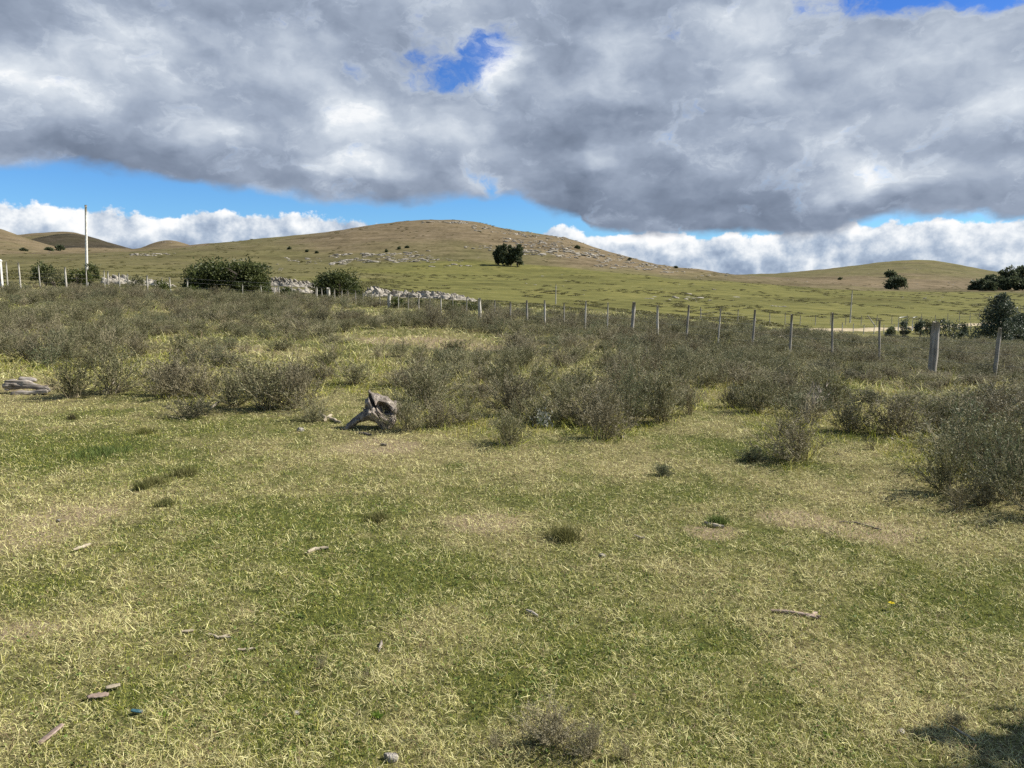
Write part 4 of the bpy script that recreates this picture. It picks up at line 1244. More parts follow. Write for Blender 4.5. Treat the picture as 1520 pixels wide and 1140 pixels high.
# ------------------------------------------------------------------ weathered stump
def build_stump():
    p = pix(545, 637, 2, 40); k = p.y / F
    def pt(x, y, dy): return ((x - 545) * k, dy, (637 - y) * k)
    OUT = np.array([(544, 576), (549, 583), (556, 584), (564, 588), (573, 589), (582, 596), (593, 604), (589, 613), (584, 616), (585, 624), (579, 631), (577, 639), (569, 640), (564, 634), (556, 626), (546, 622), (536, 624), (524, 632), (514, 639),
                    (502, 640), (511, 630), (521, 621), (530, 614), (537, 609), (536, 603), (540, 600), (538, 595), (542, 590)], float)
    OUT = np.stack([(OUT[:, 0] - 545) * k, (637 - OUT[:, 1]) * k], 1)
    def poly(X, Z):
        d = np.full(X.shape, 9.0); ins = np.zeros(X.shape, bool)
        for i in range(len(OUT)):
            (x0, z0), (x1, z1) = OUT[i], OUT[(i + 1) % len(OUT)]
            ex, ez = x1 - x0, z1 - z0
            f = np.clip(((X - x0) * ex + (Z - z0) * ez) / (ex * ex + ez * ez), 0, 1)
            d = np.minimum(d, np.hypot(X - x0 - f * ex, Z - z0 - f * ez))
            if z0 != z1: ins ^= ((Z < z0) != (Z < z1)) & (X < x0 + (Z - z0) / (z1 - z0) * ex)
        return np.where(ins, -d, d)
    def sdf(X, Y, Z):
        # fibres run from the high splinter down to the right foot, and along the root
        a = X * .90 + Z * .44; b = -X * .44 + Z * .90
        g = n3(a, Y, b * .10, 30, 3) - .5
        g2 = n3(X, Y, Z, 12, 8) - .5
        rid = np.abs(n3(a, Y, b * .09, 17, 13) - .5) * 2
        d2 = poly(X + g2 * .02, Z + (n3(X, Y, Z, 5, 17) - .5) * .03)
        t = .045 + np.clip(-d2, 0, .14) * 1.15
        yc = .05 + Z * .28 + np.clip(X - .15, 0, 1) * .15
        r = .028
        q1 = d2 + r; q2 = np.abs(Y - yc) - t + r
        body = np.hypot(np.maximum(q1, 0), np.maximum(q2, 0)) + np.minimum(np.maximum(q1, q2), 0) - r
        P = (X, Y, Z)
        body = smin(body, capsule(P, pt(574, 628, .10), pt(566, 640, .36), .07, .03), .05)     # a root at the back
        body = smin(body, capsule(P, pt(584, 606, .22), pt(590, 624, .34), .07, .04), .05)
        def bite(x, y, dy, ru, ry, rv, ang):
            hx, hy, hz = pt(x, y, dy); c, s_ = math.cos(ang), math.sin(ang)
            u = (X - hx) * c + (Z - hz) * s_; v = -(X - hx) * s_ + (Z - hz) * c
            return (np.sqrt((u / ru) ** 2 + ((Y - hy) / ry) ** 2 + (v / rv) ** 2) - 1) * min(ru, rv)
        body = np.maximum(body, -(bite(571, 605, -.03, .118, .20, .060, -.72) + g2 * .03))
        body = np.maximum(body, -(bite(552, 594, -.02, .125, .13, .020, -1.05) + g * .02))
        body = np.maximum(body, -bite(542, 603, -.01, .040, .10, .030, -.8))
        body = np.maximum(body, -bite(562, 612, -.06, .10, .06, .010, -1.0))
        body = np.maximum(body, -bite(530, 622, -.07, .13, .05, .008, .62))
        return body + g * .024 + g2 * .018 + (.26 - np.minimum(rid, .26)) * .07
    V, Q = surface_nets(sdf, (-.50, -.30, -.10), (.52, .55, .60), .0105)
    o = link('tree_stump', mesh_np('tree_stump', V, Q, None, None, True, [M['stump']]), None, p + Vector((0, 0, -.015)))
    tag(o, 'grey weathered hollow tree stump with a splayed root on the turf', 'stump')
build_stump()

def build_log():
    p = pix(40, 585, 2, 40); k = p.y / F
    def pt(x, y, dy): return ((x - 40) * k, dy, (585 - y) * k)
    def sdf(X, Y, Z):
        P = (X, Y, Z)
        b = capsule(P, pt(10, 573, .05), pt(35, 570, .10), .075, .06)
        b = smin(b, capsule(P, pt(35, 570, .08), pt(68, 580, .05), .06, .035), .05)
        b = smin(b, capsule(P, pt(25, 585, -.04), pt(70, 580, .0), .05, .035), .03)
        b = smin(b, capsule(P, pt(12, 566, .10), pt(20, 562, .12), .03, .012), .03)
        b = smin(b, capsule(P, pt(20, 564, .2), pt(40, 566, .22), .04, .02), .03)
        b = smin(b, capsule(P, pt(62, 577, .05), pt(67, 573, .06), .025, .010), .02)
        hx, hy, hz = pt(22, 577, -.06)
        hole = (np.sqrt(((X - hx) / .12) ** 2 + ((Y - hy) / .11) ** 2 + ((Z - hz) / .045) ** 2) - 1) * .045
        b = np.maximum(b, -hole)
        rid = np.abs(n3(X * .10, Y, Z, 20, 14) - .5) * 2
        return b + (n3(X * .12, Y, Z, 36, 4) - .5) * .03 + (n3(X, Y, Z, 9, 6) - .5) * .045 + (.26 - np.minimum(rid, .26)) * .075
    V, Q = surface_nets(sdf, (-.48, -.22, -.10), (.48, .36, .34), .0115)
    o = link('driftwood_log', mesh_np('driftwood_log', V, Q, None, None, True, [M['log']]), None, p)
    tag(o, 'split grey weathered log lying at the left edge below the scrub', 'log')
build_log()

# ------------------------------------------------------------------ litter on the turf
def stick(name, label, cat, path, r, mat='stick', group=None, dz=.006, forks=(), seed=0):
    """path: pixels on the ground; forks: extra pixel paths of the same piece"""
    rg = random.Random(seed or int(path[0][0]))
    o = pix(*path[0], 1.2, 60); b = MB()
    for q in (path, *forks):
        pts = []
        for i, (x, y) in enumerate(q):
            g = pix(x, y, 1.2, 60); pts.append((g - o) + Vector((0, 0, dz + rg.uniform(0, dz))))
        fine = []
        for i in range(len(pts) - 1):
            for f in (0, .33, .66): fine.append(pts[i].lerp(pts[i + 1], f) + Vector((rg.uniform(-1, 1), rg.uniform(-1, 1), rg.uniform(-.3, 1))) * r * .5)
        fine.append(pts[-1])
        n = len(fine); b.tube(fine, [r * (.45 + .75 * math.sin(math.pi * (.12 + .76 * i / (n - 1)))) for i in range(n)], 7, True, rg, .15)
    t = link(name, b.mesh(name, M[mat]), None, o)
    return tag(t, label, cat, group)
stick('fallen_stick', 'thin pale stick lying on the turf, left of centre', 'stick', [(456, 823), (468, 818), (488, 816)], .011)
stick('fallen_stick', 'short pale stick on the turf below the bare dry patch at the left', 'stick', [(110, 819), (122, 815), (134, 810)], .009)
stick('fallen_branch', 'knobbly brown branch piece with pale bark on the right-hand turf', 'branch', [(1144, 908), (1165, 911), (1190, 915), (1218, 918)], .008, 'chip', forks=([(1206, 915), (1212, 911)], [(1196, 916), (1214, 921)]))
stick('fallen_stick', 'short grey stick near the middle of the turf', 'stick', [(780, 908), (790, 913), (799, 918)], .007, 'log')
stick('fallen_stick', 'thin dark stick pointing away on the turf below the middle', 'stick', [(562, 970), (565, 962), (566, 955)], .006, 'log')
stick('fallen_stick', 'flat pale stick beside the thin grey shrub', 'stick', [(690, 624), (700, 624), (709, 623)], .018, 'stick')
stick('dead_root', 'pale dead root lying flat to the left of the weathered stump', 'root', [(474, 612), (484, 622), (497, 626), (507, 629)], .020, 'stick', forks=([(486, 622), (480, 626)], [(484, 622), (492, 617)]))
stick('fallen_stick', 'curved pale twig rising from the grass by the low dark shrub', 'stick', [(313, 613), (322, 606), (328, 600)], .014, 'stick', dz=.03)
stick('fallen_stick', 'dark short stick on bare ground below the stump', 'stick', [(534, 644), (541, 645), (552, 647)], .014, 'bark')
stick('fallen_stick', 'small dark stick on the dry patch below the stump', 'stick', [(565, 661), (570, 662), (574, 662)], .010, 'bark')
stick('fallen_stick', 'long dark thin twig on the turf above the yellow flower', 'stick', [(1245, 776), (1270, 778), (1295, 785), (1308, 789)], .006, 'bark')
stick('fallen_stick', 'pale stick flat on the turf with a dark tuft behind it', 'stick', [(1045, 778), (1060, 783), (1075, 784)], .012, 'stick')
stick('fallen_stick', 'bleached sliver of wood right of the dark grass tuft', 'stick', [(942, 798), (950, 800), (957, 801)], .007, 'stick')
stick('fallen_stick', 'pale straight twig in the bottom right near the shade', 'stick', [(1410, 1080), (1430, 1092), (1447, 1104)], .004, 'stick')
stick('fallen_stick', 'short pale splinter in the lower left turf', 'stick', [(270, 941), (280, 940), (288, 938)], .006, 'stick')
stick('fallen_stick', 'frayed pale twig with two prongs in the lower left turf', 'stick', [(310, 944), (325, 949), (342, 944)], .005, 'stick', forks=([(325, 949), (345, 949)],))
stick('fallen_stick', 'pale peeled twig right of the frayed one in the lower left', 'stick', [(352, 968), (366, 966), (380, 965)], .005, 'stick')

def chip(name, label, cat, x, y, L, W, T, rz, mat, tilt=.1, seed=1):
    rg = np.random.default_rng(seed); p = pix(x, y, 1.2, 60)
    n, m = 14, 6; V = []; Q = []
    for i in range(n):
        f = i / (n - 1); w = W * (.35 + .65 * math.sin(math.pi * min(max(f * .8 + .12, 0), 1)) ** .6)
        for j in range(m):
            a = j / m * 6.283
            V.append(((f - .5) * L + rg.normal(0, .02) * L, math.cos(a) * w / 2 * (1 + rg.normal(0, .12)), math.sin(a) * T / 2 * (1 + rg.normal(0, .2)) + .5 * T + (math.cos(a) ** 2) * W * .10))
    for i in range(n - 1):
        for j in range(m): Q.append((i * m + j, i * m + (j + 1) % m, (i + 1) * m + (j + 1) % m, (i + 1) * m + j))
    T_ = [(0, j + 1, j) for j in range(1, m - 1)] + [((n - 1) * m, (n - 1) * m + j, (n - 1) * m + j + 1) for j in range(1, m - 1)]
    o = link(name, mesh_np(name, V, Q, T_, None, True, [M[mat]]), None, p + Vector((0, 0, .012)))
    o.rotation_euler = (rg.uniform(-.2, .2), tilt, rz)
    return tag(o, label, cat)
chip('bark_piece', 'reddish-brown strip of bark standing out in the bottom left turf', 'bark', 77, 1097, .095, .034, .012, 1.15, 'chip', -.25, 2)
chip('bark_piece', 'flat pinkish chip of bark in the lower left turf', 'bark', 146, 1039, .075, .030, .010, .2, 'chip', 0, 3)
chip('wood_chip', 'pale wood chip beside the pinkish chip of bark', 'wood chip', 168, 1025, .050, .026, .010, .5, 'stick', 0, 4)

def stone(label, x, y, w, h, seed, mat='stone', rz=0.0, name='stone'):
    p = pix(x, y, 1.2, 60)
    me = ROCKS[seed % 6].copy(); me.materials.clear(); me.materials.append(M[mat])
    k = p.y / F
    o = link(name, me, None, p + Vector((0, 0, h * k * .22))); o.scale = (w * k / 1.35, w * k / 1.35, h * k / .42); o.rotation_euler = (0, 0, rz)
    return tag(o, label, 'stone')
stone('rounded pale stone half sunk in the turf at the bottom, left of centre', 580, 1128, 26, 16, 1)
stone('small pale stone in the turf at the bottom right', 1338, 1090, 15, 10, 2)
stone('white stone on the turf left of the pale dead root', 447, 640, 12, 9, 3, 'rock')
stone('white stone under the shrub right of the stump', 637, 593, 14, 7, 4, 'rock')
stone('pale flat stone below the bare dry patch at the left', 87, 775, 8, 5, 5, 'rock')
stone('pale disc-shaped stone right of the dark grass tuft', 893, 827, 12, 10, 0, 'rock')
stone('small buff stone low in the lower left turf', 440, 1060, 12, 9, 3)
stone('tiny white stone below the brown twiggy shrub', 924, 651, 7, 6, 2, 'rock')
stone('pale stone in the scrub beside the dark rounded shrub', 1103, 586, 10, 8, 1, 'rock')
stone('pale flat stone in the open scrub over the turf inlet', 1081, 577, 10, 4, 4, 'rock')
stone('white stone in the scrub where the fence post leans, lower of two', 1322, 653, 9, 4, 5, 'rock')

# yellow flower, yellow-green weed, blue scrap
def flower():
    p = pix(1322, 905, 1.2, 60); t = thing('yellow_flower', 'single bright yellow flower in the right-hand turf', 'flower', p)
    b = MB(); b.tube([(0, 0, -.01), (.003, 0, .02), (0, -.004, .036)], [.0014] * 3, 5); link('stalk', b.mesh('stalk', M['lime_weed']), t)
    b = MB()
    for k in range(5):
        a = k * 1.2566 + .3; c, s = math.cos(a), math.sin(a)
        vs = [(0, -.004, .036), (c * .009 - s * .007, s * .009 + c * .007 - .004, .040), (c * .019, s * .019 - .006, .041), (c * .009 + s * .007, s * .009 - c * .007 - .004, .040)]
        b.add(vs, [[0, 1, 2, 3]])
    b.tube([(0, -.004, .035), (0, -.004, .042)], [.004, .003], 7); link('petals', b.mesh('petals', M['yellow']), t)
flower()
def weed(label, x, y, n, L, mat, seed, name='broad_leaf_weed', cat='weed'):
    p = pix(x, y, 1.2, 60); rg = np.random.default_rng(seed)
    a = rg.uniform(0, 6.28, n); D = unit(np.stack([np.cos(a), np.sin(a), rg.uniform(.25, 1.0, n)], 1))
    l = L * rg.uniform(.6, 1.1, n)
    V, Q = leaf_quads(np.stack([rg.normal(0, L * .25, n), rg.normal(0, L * .25, n), np.full(n, .004)], 1), D, l, l * .55, rg)
    o = link(name, mesh_np(name, V, Q, None, {'v': ('FLOAT', np.full(len(V), .5))}, False, [M[mat]]), None, p)
    return tag(o, label, cat)
weed('bright yellow-green weed with a few broad leaves at the lower left', 245, 1063, 8, .028, 'lime_weed', 3)
weed('small bright green weed below the yellow-green one at the lower left', 268, 1081, 6, .022, 'lime_weed', 4)
weed('light green weed clump in the bottom turf left of the rounded stone', 563, 1068, 14, .035, 'lime_weed', 5)
weed('yellow-green weed in the bottom turf right of the middle', 1232, 1096, 7, .030, 'lime_weed', 6)
chip('plastic_scrap', 'dark blue-green scrap lying in the lower left turf', 'scrap', 203, 1062, .040, .028, .008, .1, 'blue_scrap', .2, 6)
p = pix(806, 634, 1.2, 60)
t = thing('white_leaved_plant', 'small plant with whitish leaves at the middle of the scrub edge', 'plant', p)
rgn = np.random.default_rng(5); n = 150
P = rgn.normal(0, .055, (n, 3)); P[:, 2] = np.abs(rgn.normal(.09, .06, n))
V, Q = leaf_quads(P, unit(rgn.normal(0, .7, (n, 3)) + np.array([0, 0, .8])), .045, .020, rgn)
link('leaves', mesh_np('leaves', V, Q, None, None, False, [M['white_bloom']]), t)
b = MB()
for k in range(6): b.tube([(0, 0, -.02), (rgn.normal(0, .04), rgn.normal(0, .04), .15)], [.004, .002], 4)
link('stems', b.mesh('stems', M['lime_weed']), t)

# dead pale branches standing in the scrub
def dead_branches(label, x, y, h_px, w_px, n, seed, lean=.35, r=.010):
    p = pix(x, y, 2, 60); k = p.y / F; H = h_px * k; W = w_px * k; rg = random.Random(seed)
    t = thing('dead_branch', label, 'dead branch', p); b = MB(); c = MB()
    for i in range(n):
        x0 = rg.uniform(-.35, .1) * W; ti = lean + rg.uniform(-.35, .45)
        l = H * rg.uniform(.55, 1.0); y0 = rg.uniform(-.15, .15)
        pts = [(x0, y0, -.03)]
        for s in range(1, 5):
            f = s / 4; pts.append((x0 + math.sin(ti) * l * f + rg.uniform(-.02, .02), y0 + rg.uniform(-.06, .06), l * f * math.cos(ti * .8) + .02 * math.sin(f * 3)))
        b.tube(pts, [r, r * .85, r * .7, r * .5, r * .25], 5, val=rg.uniform(.3, .9))
        for q in range(3):
            s0 = Vector(pts[rg.randint(2, 4)]); a = ti + rg.uniform(-.8, .8); ll = l * rg.uniform(.15, .35)
            c.tube([s0, s0 + Vector((math.sin(a) * ll, rg.uniform(-.05, .05), math.cos(a) * ll))], [r * .45, r * .15], 4, val=rg.uniform(.3, .9))
    link('boughs', b.mesh('boughs', M['dead']), t); link('twigs', c.mesh('twigs', M['dead']), t)
dead_branches('dead pale bare branches leaning right above the broad brown-grey shrub', 1203, 622, 62, 50, 9, 3, .5)
dead_branches('single pale dead stalk standing upright in the scrub right of the middle', 952, 556, 46, 10, 1, 5, .05, .008)
dead_branches('small dead pale branches among the shrubs near the broad grey shrub', 415, 604, 34, 40, 5, 7, .2, .007)
dead_branches('bleached bare twigs in the scrub near the right edge', 1512, 640, 30, 44, 6, 9, .9, .008)
dead_branches('pale dead twigs at the foot of the taller grey-green shrub', 172, 584, 24, 44, 6, 12, .6, .007)
stick('fallen_branch', 'pale bent branch lying on the scrub below the fence', 'branch', [(1144, 512), (1152, 508), (1160, 507), (1167, 509)], .016, 'stick', dz=.10)

# dark coarse grass tufts and twiggy shrublets on the open turf
def tuft(label, x, y, wp, hp, tone, seed, n=420):
    p = pix(x, y, 1.2, 60); k = p.y / F; W = wp * k * .5; H = hp * k
    rg = np.random.default_rng(seed)
    P = np.stack([rg.normal(0, W * .5, n), rg.normal(0, W * .45, n), np.full(n, -.005)], 1)
    P[:, 2] += terrain(P[:, 0] + p.x, P[:, 1] + p.y) - p.z
    D = unit(np.stack([rg.normal(0, .35, n), rg.normal(0, .35, n), np.ones(n)], 1))
    V, Q, S = ribbons(P, D, H * rg.uniform(.6, 1.25, n), .0045, .001, np.stack([rg.normal(0, .4, n), rg.normal(0, .4, n), np.full(n, -.2)], 1), 3, rg)
    c = np.array(tone) * rg.uniform(.6, 1.5, (n, 1)); c = np.repeat(c, 8, 0)
    o = link('grass_tuft', mesh_np('grass_tuft', V, Q, None, {'tone': ('FLOAT_COLOR', np.concatenate([c, np.ones((len(c), 1))], 1))}, True, [M['blade']]), None, p)
    tag(o, label, 'grass tuft', 'dark grass tufts on the open turf')
DK = (.125, .13, .042); OL = (.16, .155, .055); GR = (.115, .155, .04)
tuft('dark bristly grass tuft alone in the middle of the turf', 838, 800, 46, 22, OL, 1, 520)
tuft('round green tuft behind the flat pale stick', 1065, 779, 26, 16, GR, 2)
tuft('wide low green patch of grass at the left, largest of the dark tufts', 150, 674, 90, 12, GR, 3, 900)
tuft('dark tuft in the row of tufts at the left, uppermost', 272, 706, 44, 16, OL, 4)
tuft('olive flat tuft in the row of tufts at the left, middle', 228, 718, 44, 12, OL, 5)
tuft('dark tuft in the row of tufts at the left, nearest to the bare patch', 208, 727, 20, 14, DK, 6, 260)
tuft('small dark tuft in the row of tufts at the left, lowest', 248, 751, 30, 12, DK, 7, 300)
tuft('yellowish mossy tuft on the turf below the low dark shrub', 217, 644, 28, 10, (.14, .14, .035), 8, 320)
tuft('dark soft tuft on the turf below the rounded shrub', 560, 772, 34, 14, OL, 9, 320)
tuft('small brown tuft on the turf below the left shrubs', 108, 622, 14, 9, (.09, .08, .035), 10, 160)
for (x, y, w, h, var, lab) in [(735, 1112, 80, 40, 10, 'small dry brown shrublet left of the widest one at the bottom edge'), (880, 1118, 80, 60, 5, 'dark brown shrublet just right of the widest one at the bottom edge'), (820, 1105, 150, 80, 2, 'low dry brown shrublet at the bottom edge, widest on the turf'), (930, 1128, 90, 46, 10, 'dry brown twiggy shrublet at the bottom right of the widest one'), (478, 992, 44, 28, 10, 'small grey twiggy shrublet in the lower turf left of the middle'),
                               (545, 1010, 40, 22, 10, 'faint grey twiggy shrublet right of the small grey one in the lower turf'), (1420, 1075, 60, 26, 9, 'grey-green flat shrublet beside the pale straight twig')]:
    p = pix(x, y, 1.2, 60); k = p.y / F
    add_shrub('shrublet', lab, 'shrub', p, var, h * k * .8, w * k / 1.1, x * .7, 'twiggy shrublets on the open turf')
# ------------------------------------------------------------------ two small clouds added out of view to shade the far hills
def cloud(label, x, y, z, alt, sx, sy, sz, seed):
    import bmesh
    k = (alt - z) / math.tan(SUN_EL); hx, hy = math.sin(SUN_AZ) * k, math.cos(SUN_AZ) * k
    rg = np.random.default_rng(seed); bm = bmesh.new(); bmesh.ops.create_icosphere(bm, subdivisions=5, radius=1)
    P = np.array([v.co[:] for v in bm.verts])
    r = 1 + (n3(P[:, 0] + seed, P[:, 1], P[:, 2], 2.2, seed) - .5) * .9 + (n3(P[:, 0], P[:, 1] + seed, P[:, 2], 6, seed) - .5) * .35
    P = P * r[:, None] * np.array([sx, sy, sz])
    for v, q in zip(bm.verts, P): v.co = q
    me = bpy.data.meshes.new('cloud'); bm.to_mesh(me); bm.free(); me.materials.append(M['cloud'])
    me.polygons.foreach_set('use_smooth', [True] * len(me.polygons))
    o = link('cloud', me, None, (x + hx, y + hy, alt)); tag(o, label, None, None, 'structure')
def cloud_mat():
    m, nt = new_mat('thin_cloud'); N = NT(nt)
    d = N.n('ShaderNodeBsdfDiffuse'); d.inputs[0].default_value = (.85, .85, .85, 1)
    t = N.n('ShaderNodeBsdfTransparent'); x = N.n('ShaderNodeMixShader'); x.inputs[0].default_value = .42
    nt.links.new(t.outputs[0], x.inputs[1]); nt.links.new(d.outputs[0], x.inputs[2])
    o = N.n('ShaderNodeOutputMaterial'); nt.links.new(x.outputs[0], o.inputs[0])
    return m
M['cloud'] = cloud_mat()
cloud('unseen small white cloud high above, shading the left hill', -640, 1150, 75, 900, 58, 140, 36, 3)
cloud('unseen small white cloud high above, shading the shoulder of the big hill', -205, 705, 45, 900, 130, 55, 35, 5)

# ------------------------------------------------------------------ sky, sun, camera
def build_world():
    w = bpy.data.worlds.new('World'); SC.world = w; w.use_nodes = True
    nt = w.node_tree; nt.nodes.clear(); N = NT(nt); N.dim = '2D'
    BG = .1
    sky = N.n('ShaderNodeTexSky', sky_type='NISHITA'); sky.sun_disc = False
    sky.sun_elevation = SUN_EL; sky.sun_rotation = SUN_AZ
    sky.air_density = 1.0; sky.dust_density = .3; sky.ozone_density = 2.0; sky.altitude = 150
    D = N.n('ShaderNodeTexCoord').outputs['Generated']
    sx = N.n('ShaderNodeSeparateXYZ'); nt.links.new(D, sx.inputs[0])
    K = 11.06
    U = N.m('MULTIPLY', N.m('ARCTAN2', sx.outputs[0], sx.outputs[1]), K)
    V = N.m('MULTIPLY', N.m('ARCSINE', sx.outputs[2]), K)
    def UV(x, y):
        a, e = azel(x, y); return a * K, e * K
    cmb = N.n('ShaderNodeCombineXYZ'); N.put(cmb.inputs[0], U); N.put(cmb.inputs[1], V); P0 = cmb.outputs[0]
    stretch = N.mapped(P0, (1, 1.7, 1))
    wv = N.vm('SUBTRACT', N.noise(stretch, .9, 6, .52, 'Color'), (.5, .5, .5))
    P = N.vm('ADD', P0, N.vm('MULTIPLY', wv, (.85, .55, 0)))
    sp_ = N.n('ShaderNodeSeparateXYZ'); nt.links.new(P, sp_.inputs[0]); Uw, Vw = sp_.outputs[0], sp_.outputs[1]
    Q = N.mapped(P, (1, 1.6, 1))
    def curve(pts, lo, hi):
        """elevation of a boundary as a function of azimuth, given by pixels"""
        fc = N.n('ShaderNodeFloatCurve'); c = fc.mapping.curves[0]
        pp = sorted(UV(*p) for p in pts)
        U0, U1 = pp[0][0], pp[-1][0]
        xy = [((u - U0) / (U1 - U0), (v - lo) / (hi - lo)) for u, v in pp]
        c.points[0].location = xy[0]; c.points[1].location = xy[-1]
        for q in xy[1:-1]: c.points.new(*q)
        for q in c.points: q.handle_type = 'AUTO_CLAMPED'
        fc.mapping.update()
        mr = N.n('ShaderNodeMapRange'); N.put(mr.inputs[0], Uw); mr.inputs[1].default_value = U0; mr.inputs[2].default_value = U1
        nt.links.new(mr.outputs[0], fc.inputs['Value'])
        return N.m('MULTIPLY_ADD', fc.outputs[0], hi - lo, lo)
    base = curve([(-300, 240), (-80, 246), (0, 248), (60, 250), (120, 257), (180, 266), (250, 273), (300, 276), (330, 284), (400, 288), (460, 292), (520, 299), (580, 304), (640, 300), (700, 292), (750, 290), (775, 306), (800, 318), (855, 322), (866, 346), (900, 356), (960, 360), (1020, 360), (1100, 358), (1180, 350), (1260, 342), (1330, 335), (1400, 334), (1460, 328), (1540, 330), (1800, 320)], 0, 3)
    top = curve([(-300, 296), (-60, 300), (0, 303), (40, 306), (100, 304), (150, 312), (190, 322), (230, 318), (290, 312), (340, 317), (400, 315), (460, 323), (520, 327), (560, 333), (600, 352), (700, 366), (760, 350), (785, 343), (830, 338), (870, 352), (920, 352), (1000, 345), (1100, 348), (1200, 336), (1300, 328), (1400, 326), (1470, 326), (1540, 330), (1800, 330)], 0, 3)
    wv3 = N.vm('SUBTRACT', N.noise(stretch, 2.2, 5, .6, 'Color'), (.5, .5, .5))
    Qw = N.vm('ADD', Q, N.vm('MULTIPLY', wv3, (.5, .35, 0)))
    n1 = N.noise(Q, .55, 8, .52)
    n2 = N.noise(Q, 1.0, 7, .52)
    n2o = N.noise(N.vm('ADD', Q, (.16, .28, 0)), 1.0, 7, .52)
    n3 = N.noise(Q, .42, 5, .5)
    def billow(vec, scale, detail):
        o = N.n('ShaderNodeTexVoronoi', feature='SMOOTH_F1', voronoi_dimensions='2D'); N.put(o.inputs['Vector'], vec)
        o.inputs['Scale'].default_value = scale; o.inputs['Smoothness'].default_value = .6
        o.inputs['Detail'].default_value = detail; o.inputs['Roughness'].default_value = .52; o.normalize = True
        return N.m('SUBTRACT', 1.0, o.outputs['Distance'])
    wv2 = N.vm('SUBTRACT', N.noise(stretch, 2.6, 4, .55, 'Color'), (.5, .5, .5))
    Qb = N.vm('ADD', N.mapped(P0, (1, 1.5, 1)), N.vm('MULTIPLY', wv2, (.42, .42, .3)))
    b1 = billow(Qb, 1.15, 3.0); b1o = billow(N.vm('ADD', Qb, (.10, .20, 0)), 1.15, 3.0)
    puff = N.m('SUBTRACT', b1, b1o)
    n4 = N.noise(Qw, 1.9, 9, .62)
    relief = N.m('SUBTRACT', n2, n2o)
    def blob(x, y, rx, ry, gain=1.0):
        u, v = UV(x, y)
        d = N.vm('LENGTH', N.vm('MULTIPLY', N.vm('SUBTRACT', P, (u, v, 0)), (100 / rx, 100 / ry, 0)))
        return N.ss(d, 0.0, 1.0, gain, 0.0)
    def total(bl):
        s = None
        for b in bl:
            k = blob(*b); s = k if s is None else N.m('ADD', s, k)
        return s
    # --- deck of stratocumulus
    e = N.m('ADD', N.m('SUBTRACT', Vw, base), N.m('MULTIPLY', N.m('SUBTRACT', n1, .5), .35))
    aD = N.ss(e, -.06, .16)
    gaps = total([(742, 60, 60, 34, 1.0), (712, 90, 64, 28, 1.05), (672, 116, 62, 26, 1.0), (618, 108, 60, 30, .75), (518, 106, 36, 20, .8), (570, 112, 60, 30, .45), (660, 80, 110, 60, .40), (1430, -18, 200, 32, 1.4), (1300, -8, 110, 20, .8), (1500, -2, 90, 22, 1.0), (738, 272, 36, 26, 1.0), (705, 254, 34, 16, .75),
                  (905, 362, 40, 14, .9), (1455, 325, 44, 16, 1.1), (830, 40, 55, 60, .3), (455, 30, 90, 60, .22), (990, 20, 60, 80, .25), (1200, 2, 60, 40, .4)])
    gv = N.m('ADD', gaps, N.m('ADD', N.m('MULTIPLY', N.m('SUBTRACT', n1, .5), 1.3), N.m('MULTIPLY', N.m('SUBTRACT', n4, .5), 2.6)))
    aG = N.ss(gv, .36, 1.55, 0.0, .92)
    # far from the photographed part the deck is broken up by noise alone
    aB_ = N.ss(N.m('ADD', n3, N.m('MULTIPLY', N.m('SUBTRACT', n1, .5), .5)), .36, .46)
    wide = N.ss(N.m('ABSOLUTE', U), 8.0, 10.5)
    high = N.ss(V, 4.8, 6.5)
    aG = N.m('MAXIMUM', aG, N.m('MULTIPLY', aB_, N.m('MAXIMUM', wide, high)))
    aD = N.m('MULTIPLY', aD, N.m('SUBTRACT', 1.0, aG))
    lights = total([(30, 112, 150, 80, .46), (110, 100, 80, 50, .25), (215, 52, 110, 60, .34), (420, 85, 120, 60, .30), (560, 185, 140, 90, .50), (520, 160, 70, 45, .22), (310, 190, 100, 38, .26), (500, 250, 60, 28, .4), (690, 190, 60, 70, .25), (745, 95, 45, 50, .55),
                    (930, 60, 70, 45, .35), (905, 115, 90, 60, .35), (1110, 25, 120, 55, .45), (1130, 120, 60, 50, .35), (830, 140, 70, 50, .22), (1060, 245, 60, 24, .24), (875, 238, 70, 34, .32), (1310, 262, 130, 40, .42), (1270, 290, 90, 24, .25), (1480, 145, 90, 50, .40), (1420, 60, 110, 60, .35),
                    (1300, 100, 150, 60, .18), (560, 252, 90, 26, .3), (690, 265, 50, 22, .35), (240, 120, 90, 50, .2), (1230, 200, 110, 40, .16), (40, 238, 80, 14, .25), (960, 200, 90, 40, .12)])
    darks = total([(1000, 320, 300, 90, .24), (1250, 310, 260, 50, .16), (850, 290, 120, 50, .13), (300, 255, 280, 54, .22), (100, 210, 160, 44, .14), (600, 285, 120, 30, .18), (1000, 180, 170, 46, .12), (1180, 80, 60, 30, .06), (300, 30, 150, 40, .10), (820, 190, 90, 40, .08), (50, 30, 110, 50, .08), (1420, 215, 120, 30, .10)])
    L = N.m('ADD', .40, N.m('MULTIPLY', N.m('SUBTRACT', n3, .5), .36))
    L = N.m('ADD', L, N.m('MULTIPLY', N.m('SUBTRACT', n1, .5), .30))
    L = N.m('ADD', L, N.m('MULTIPLY', relief, .26))
    L = N.m('ADD', L, N.m('MULTIPLY', puff, PUFF))
    lg = N.m('MULTIPLY', lights, N.m('MULTIPLY_ADD', N.m('SUBTRACT', n2, .5), 1.3, .80))
    L = N.m('ADD', L, lg)
    L = N.m('SUBTRACT', L, N.m('MULTIPLY', darks, 1.0))
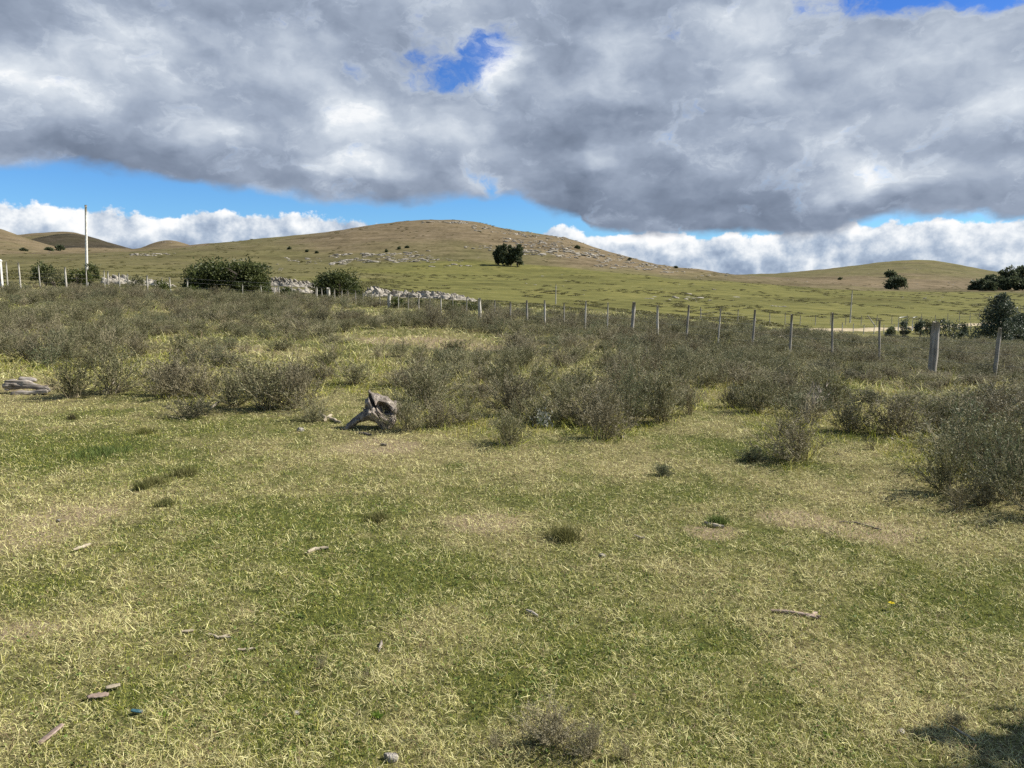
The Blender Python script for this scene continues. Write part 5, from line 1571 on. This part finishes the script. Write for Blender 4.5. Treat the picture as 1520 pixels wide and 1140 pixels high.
    # thin cloud at the rim of a gap glows
    L = N.m('ADD', L, N.m('MULTIPLY', N.ss(gv, .1, .5), .10))
    cd = N.ramp(L, [(0.0, (.125, .158, .222)), (.22, (.215, .262, .350)), (.42, (.330, .388, .490)), (.62, (.480, .540, .630)), (.85, (.68, .73, .79)), (1.1, (.86, .88, .90))])
    # --- bank of cumulus along the horizon
    bn = N.noise(N.mapped(P0, (1, 1.15, 1)), 1.9, 7, .60); bo = N.noise(N.vm('ADD', N.mapped(P0, (1, 1.15, 1)), (.10, .14, 0)), 1.9, 7, .60)
    bm = N.noise(N.mapped(P0, (1, 1.5, 1)), 1.2, 3, .5)
    tb = N.m('SUBTRACT', N.m('ADD', top, N.m('MULTIPLY', N.m('SUBTRACT', bn, .5), .42)), V)
    aB = N.ss(tb, -.01, .045)
    lb = N.ss(tb, .0, .60, .78, .22)
    lb = N.m('ADD', lb, N.m('MULTIPLY', N.m('SUBTRACT', bn, bo), 1.7))
    lb = N.m('ADD', lb, N.m('MULTIPLY', N.m('SUBTRACT', bm, .5), 1.2))
    lb = N.m('ADD', lb, N.ss(V, .55, .15, 0.0, .12))
    cb = N.ramp(lb, [(0.0, (.26, .33, .45)), (.30, (.40, .48, .60)), (.55, (.60, .66, .74)), (.8, (.83, .86, .89)), (1.0, (.95, .95, .95))])
    # blue
    sk = N.mix(1.0, sky.outputs[0], N.mix(N.ss(V, .6, 4.2), (.36, .62, .90), (.11, .36, .82)), 'MULTIPLY')
    sk = N.mix(N.m('MAXIMUM', wide, high), sk, N.mix(1.0, sky.outputs[0], (.62, .66, .70), 'MULTIPLY'))
    gain = 1.0 / BG * SKYGAIN
    def lift(c): return N.mix(1.0, c, (gain, gain, gain), 'MULTIPLY')
    c = N.mix(aB, sk, lift(cb))
    c = N.mix(aD, c, lift(cd))
    bg = N.n('ShaderNodeBackground'); N.put(bg.inputs[0], c); bg.inputs[1].default_value = BG
    o = N.n('ShaderNodeOutputWorld'); nt.links.new(bg.outputs[0], o.inputs[0])
    w.cycles.sampling_method = 'MANUAL'; w.cycles.sample_map_resolution = 256
SKYGAIN = .66; PUFF = .42
build_world()

sl = bpy.data.lights.new('sun', 'SUN'); sl.energy = 5.0; sl.angle = math.radians(.5); sl.color = (1.0, .945, .85)
so = bpy.data.objects.new('sun', sl); C.objects.link(so)
so.rotation_euler = SUN_DIR.to_track_quat('Z', 'Y').to_euler(); so.location = (20, 0, 30)

cam = bpy.data.cameras.new('camera'); cam.sensor_fit = 'HORIZONTAL'; cam.sensor_width = 36; cam.lens = 36 * F / 1520
cam.clip_start = .05; cam.clip_end = 20000
co = bpy.data.objects.new('camera', cam); C.objects.link(co); SC.camera = co
co.location = (0, 0, EYE); co.rotation_euler = (math.pi / 2 - PITCH, 0, 0)

SC.view_settings.view_transform = 'Standard'; SC.view_settings.look = 'None'; SC.view_settings.gamma = 1
SC.view_settings.exposure = .72
SC.cycles.max_bounces = 6; SC.cycles.diffuse_bounces = 3; SC.cycles.transmission_bounces = 4; SC.cycles.glossy_bounces = 2
SC.cycles.use_denoising = False
SC.cycles.sample_clamp_indirect = 4
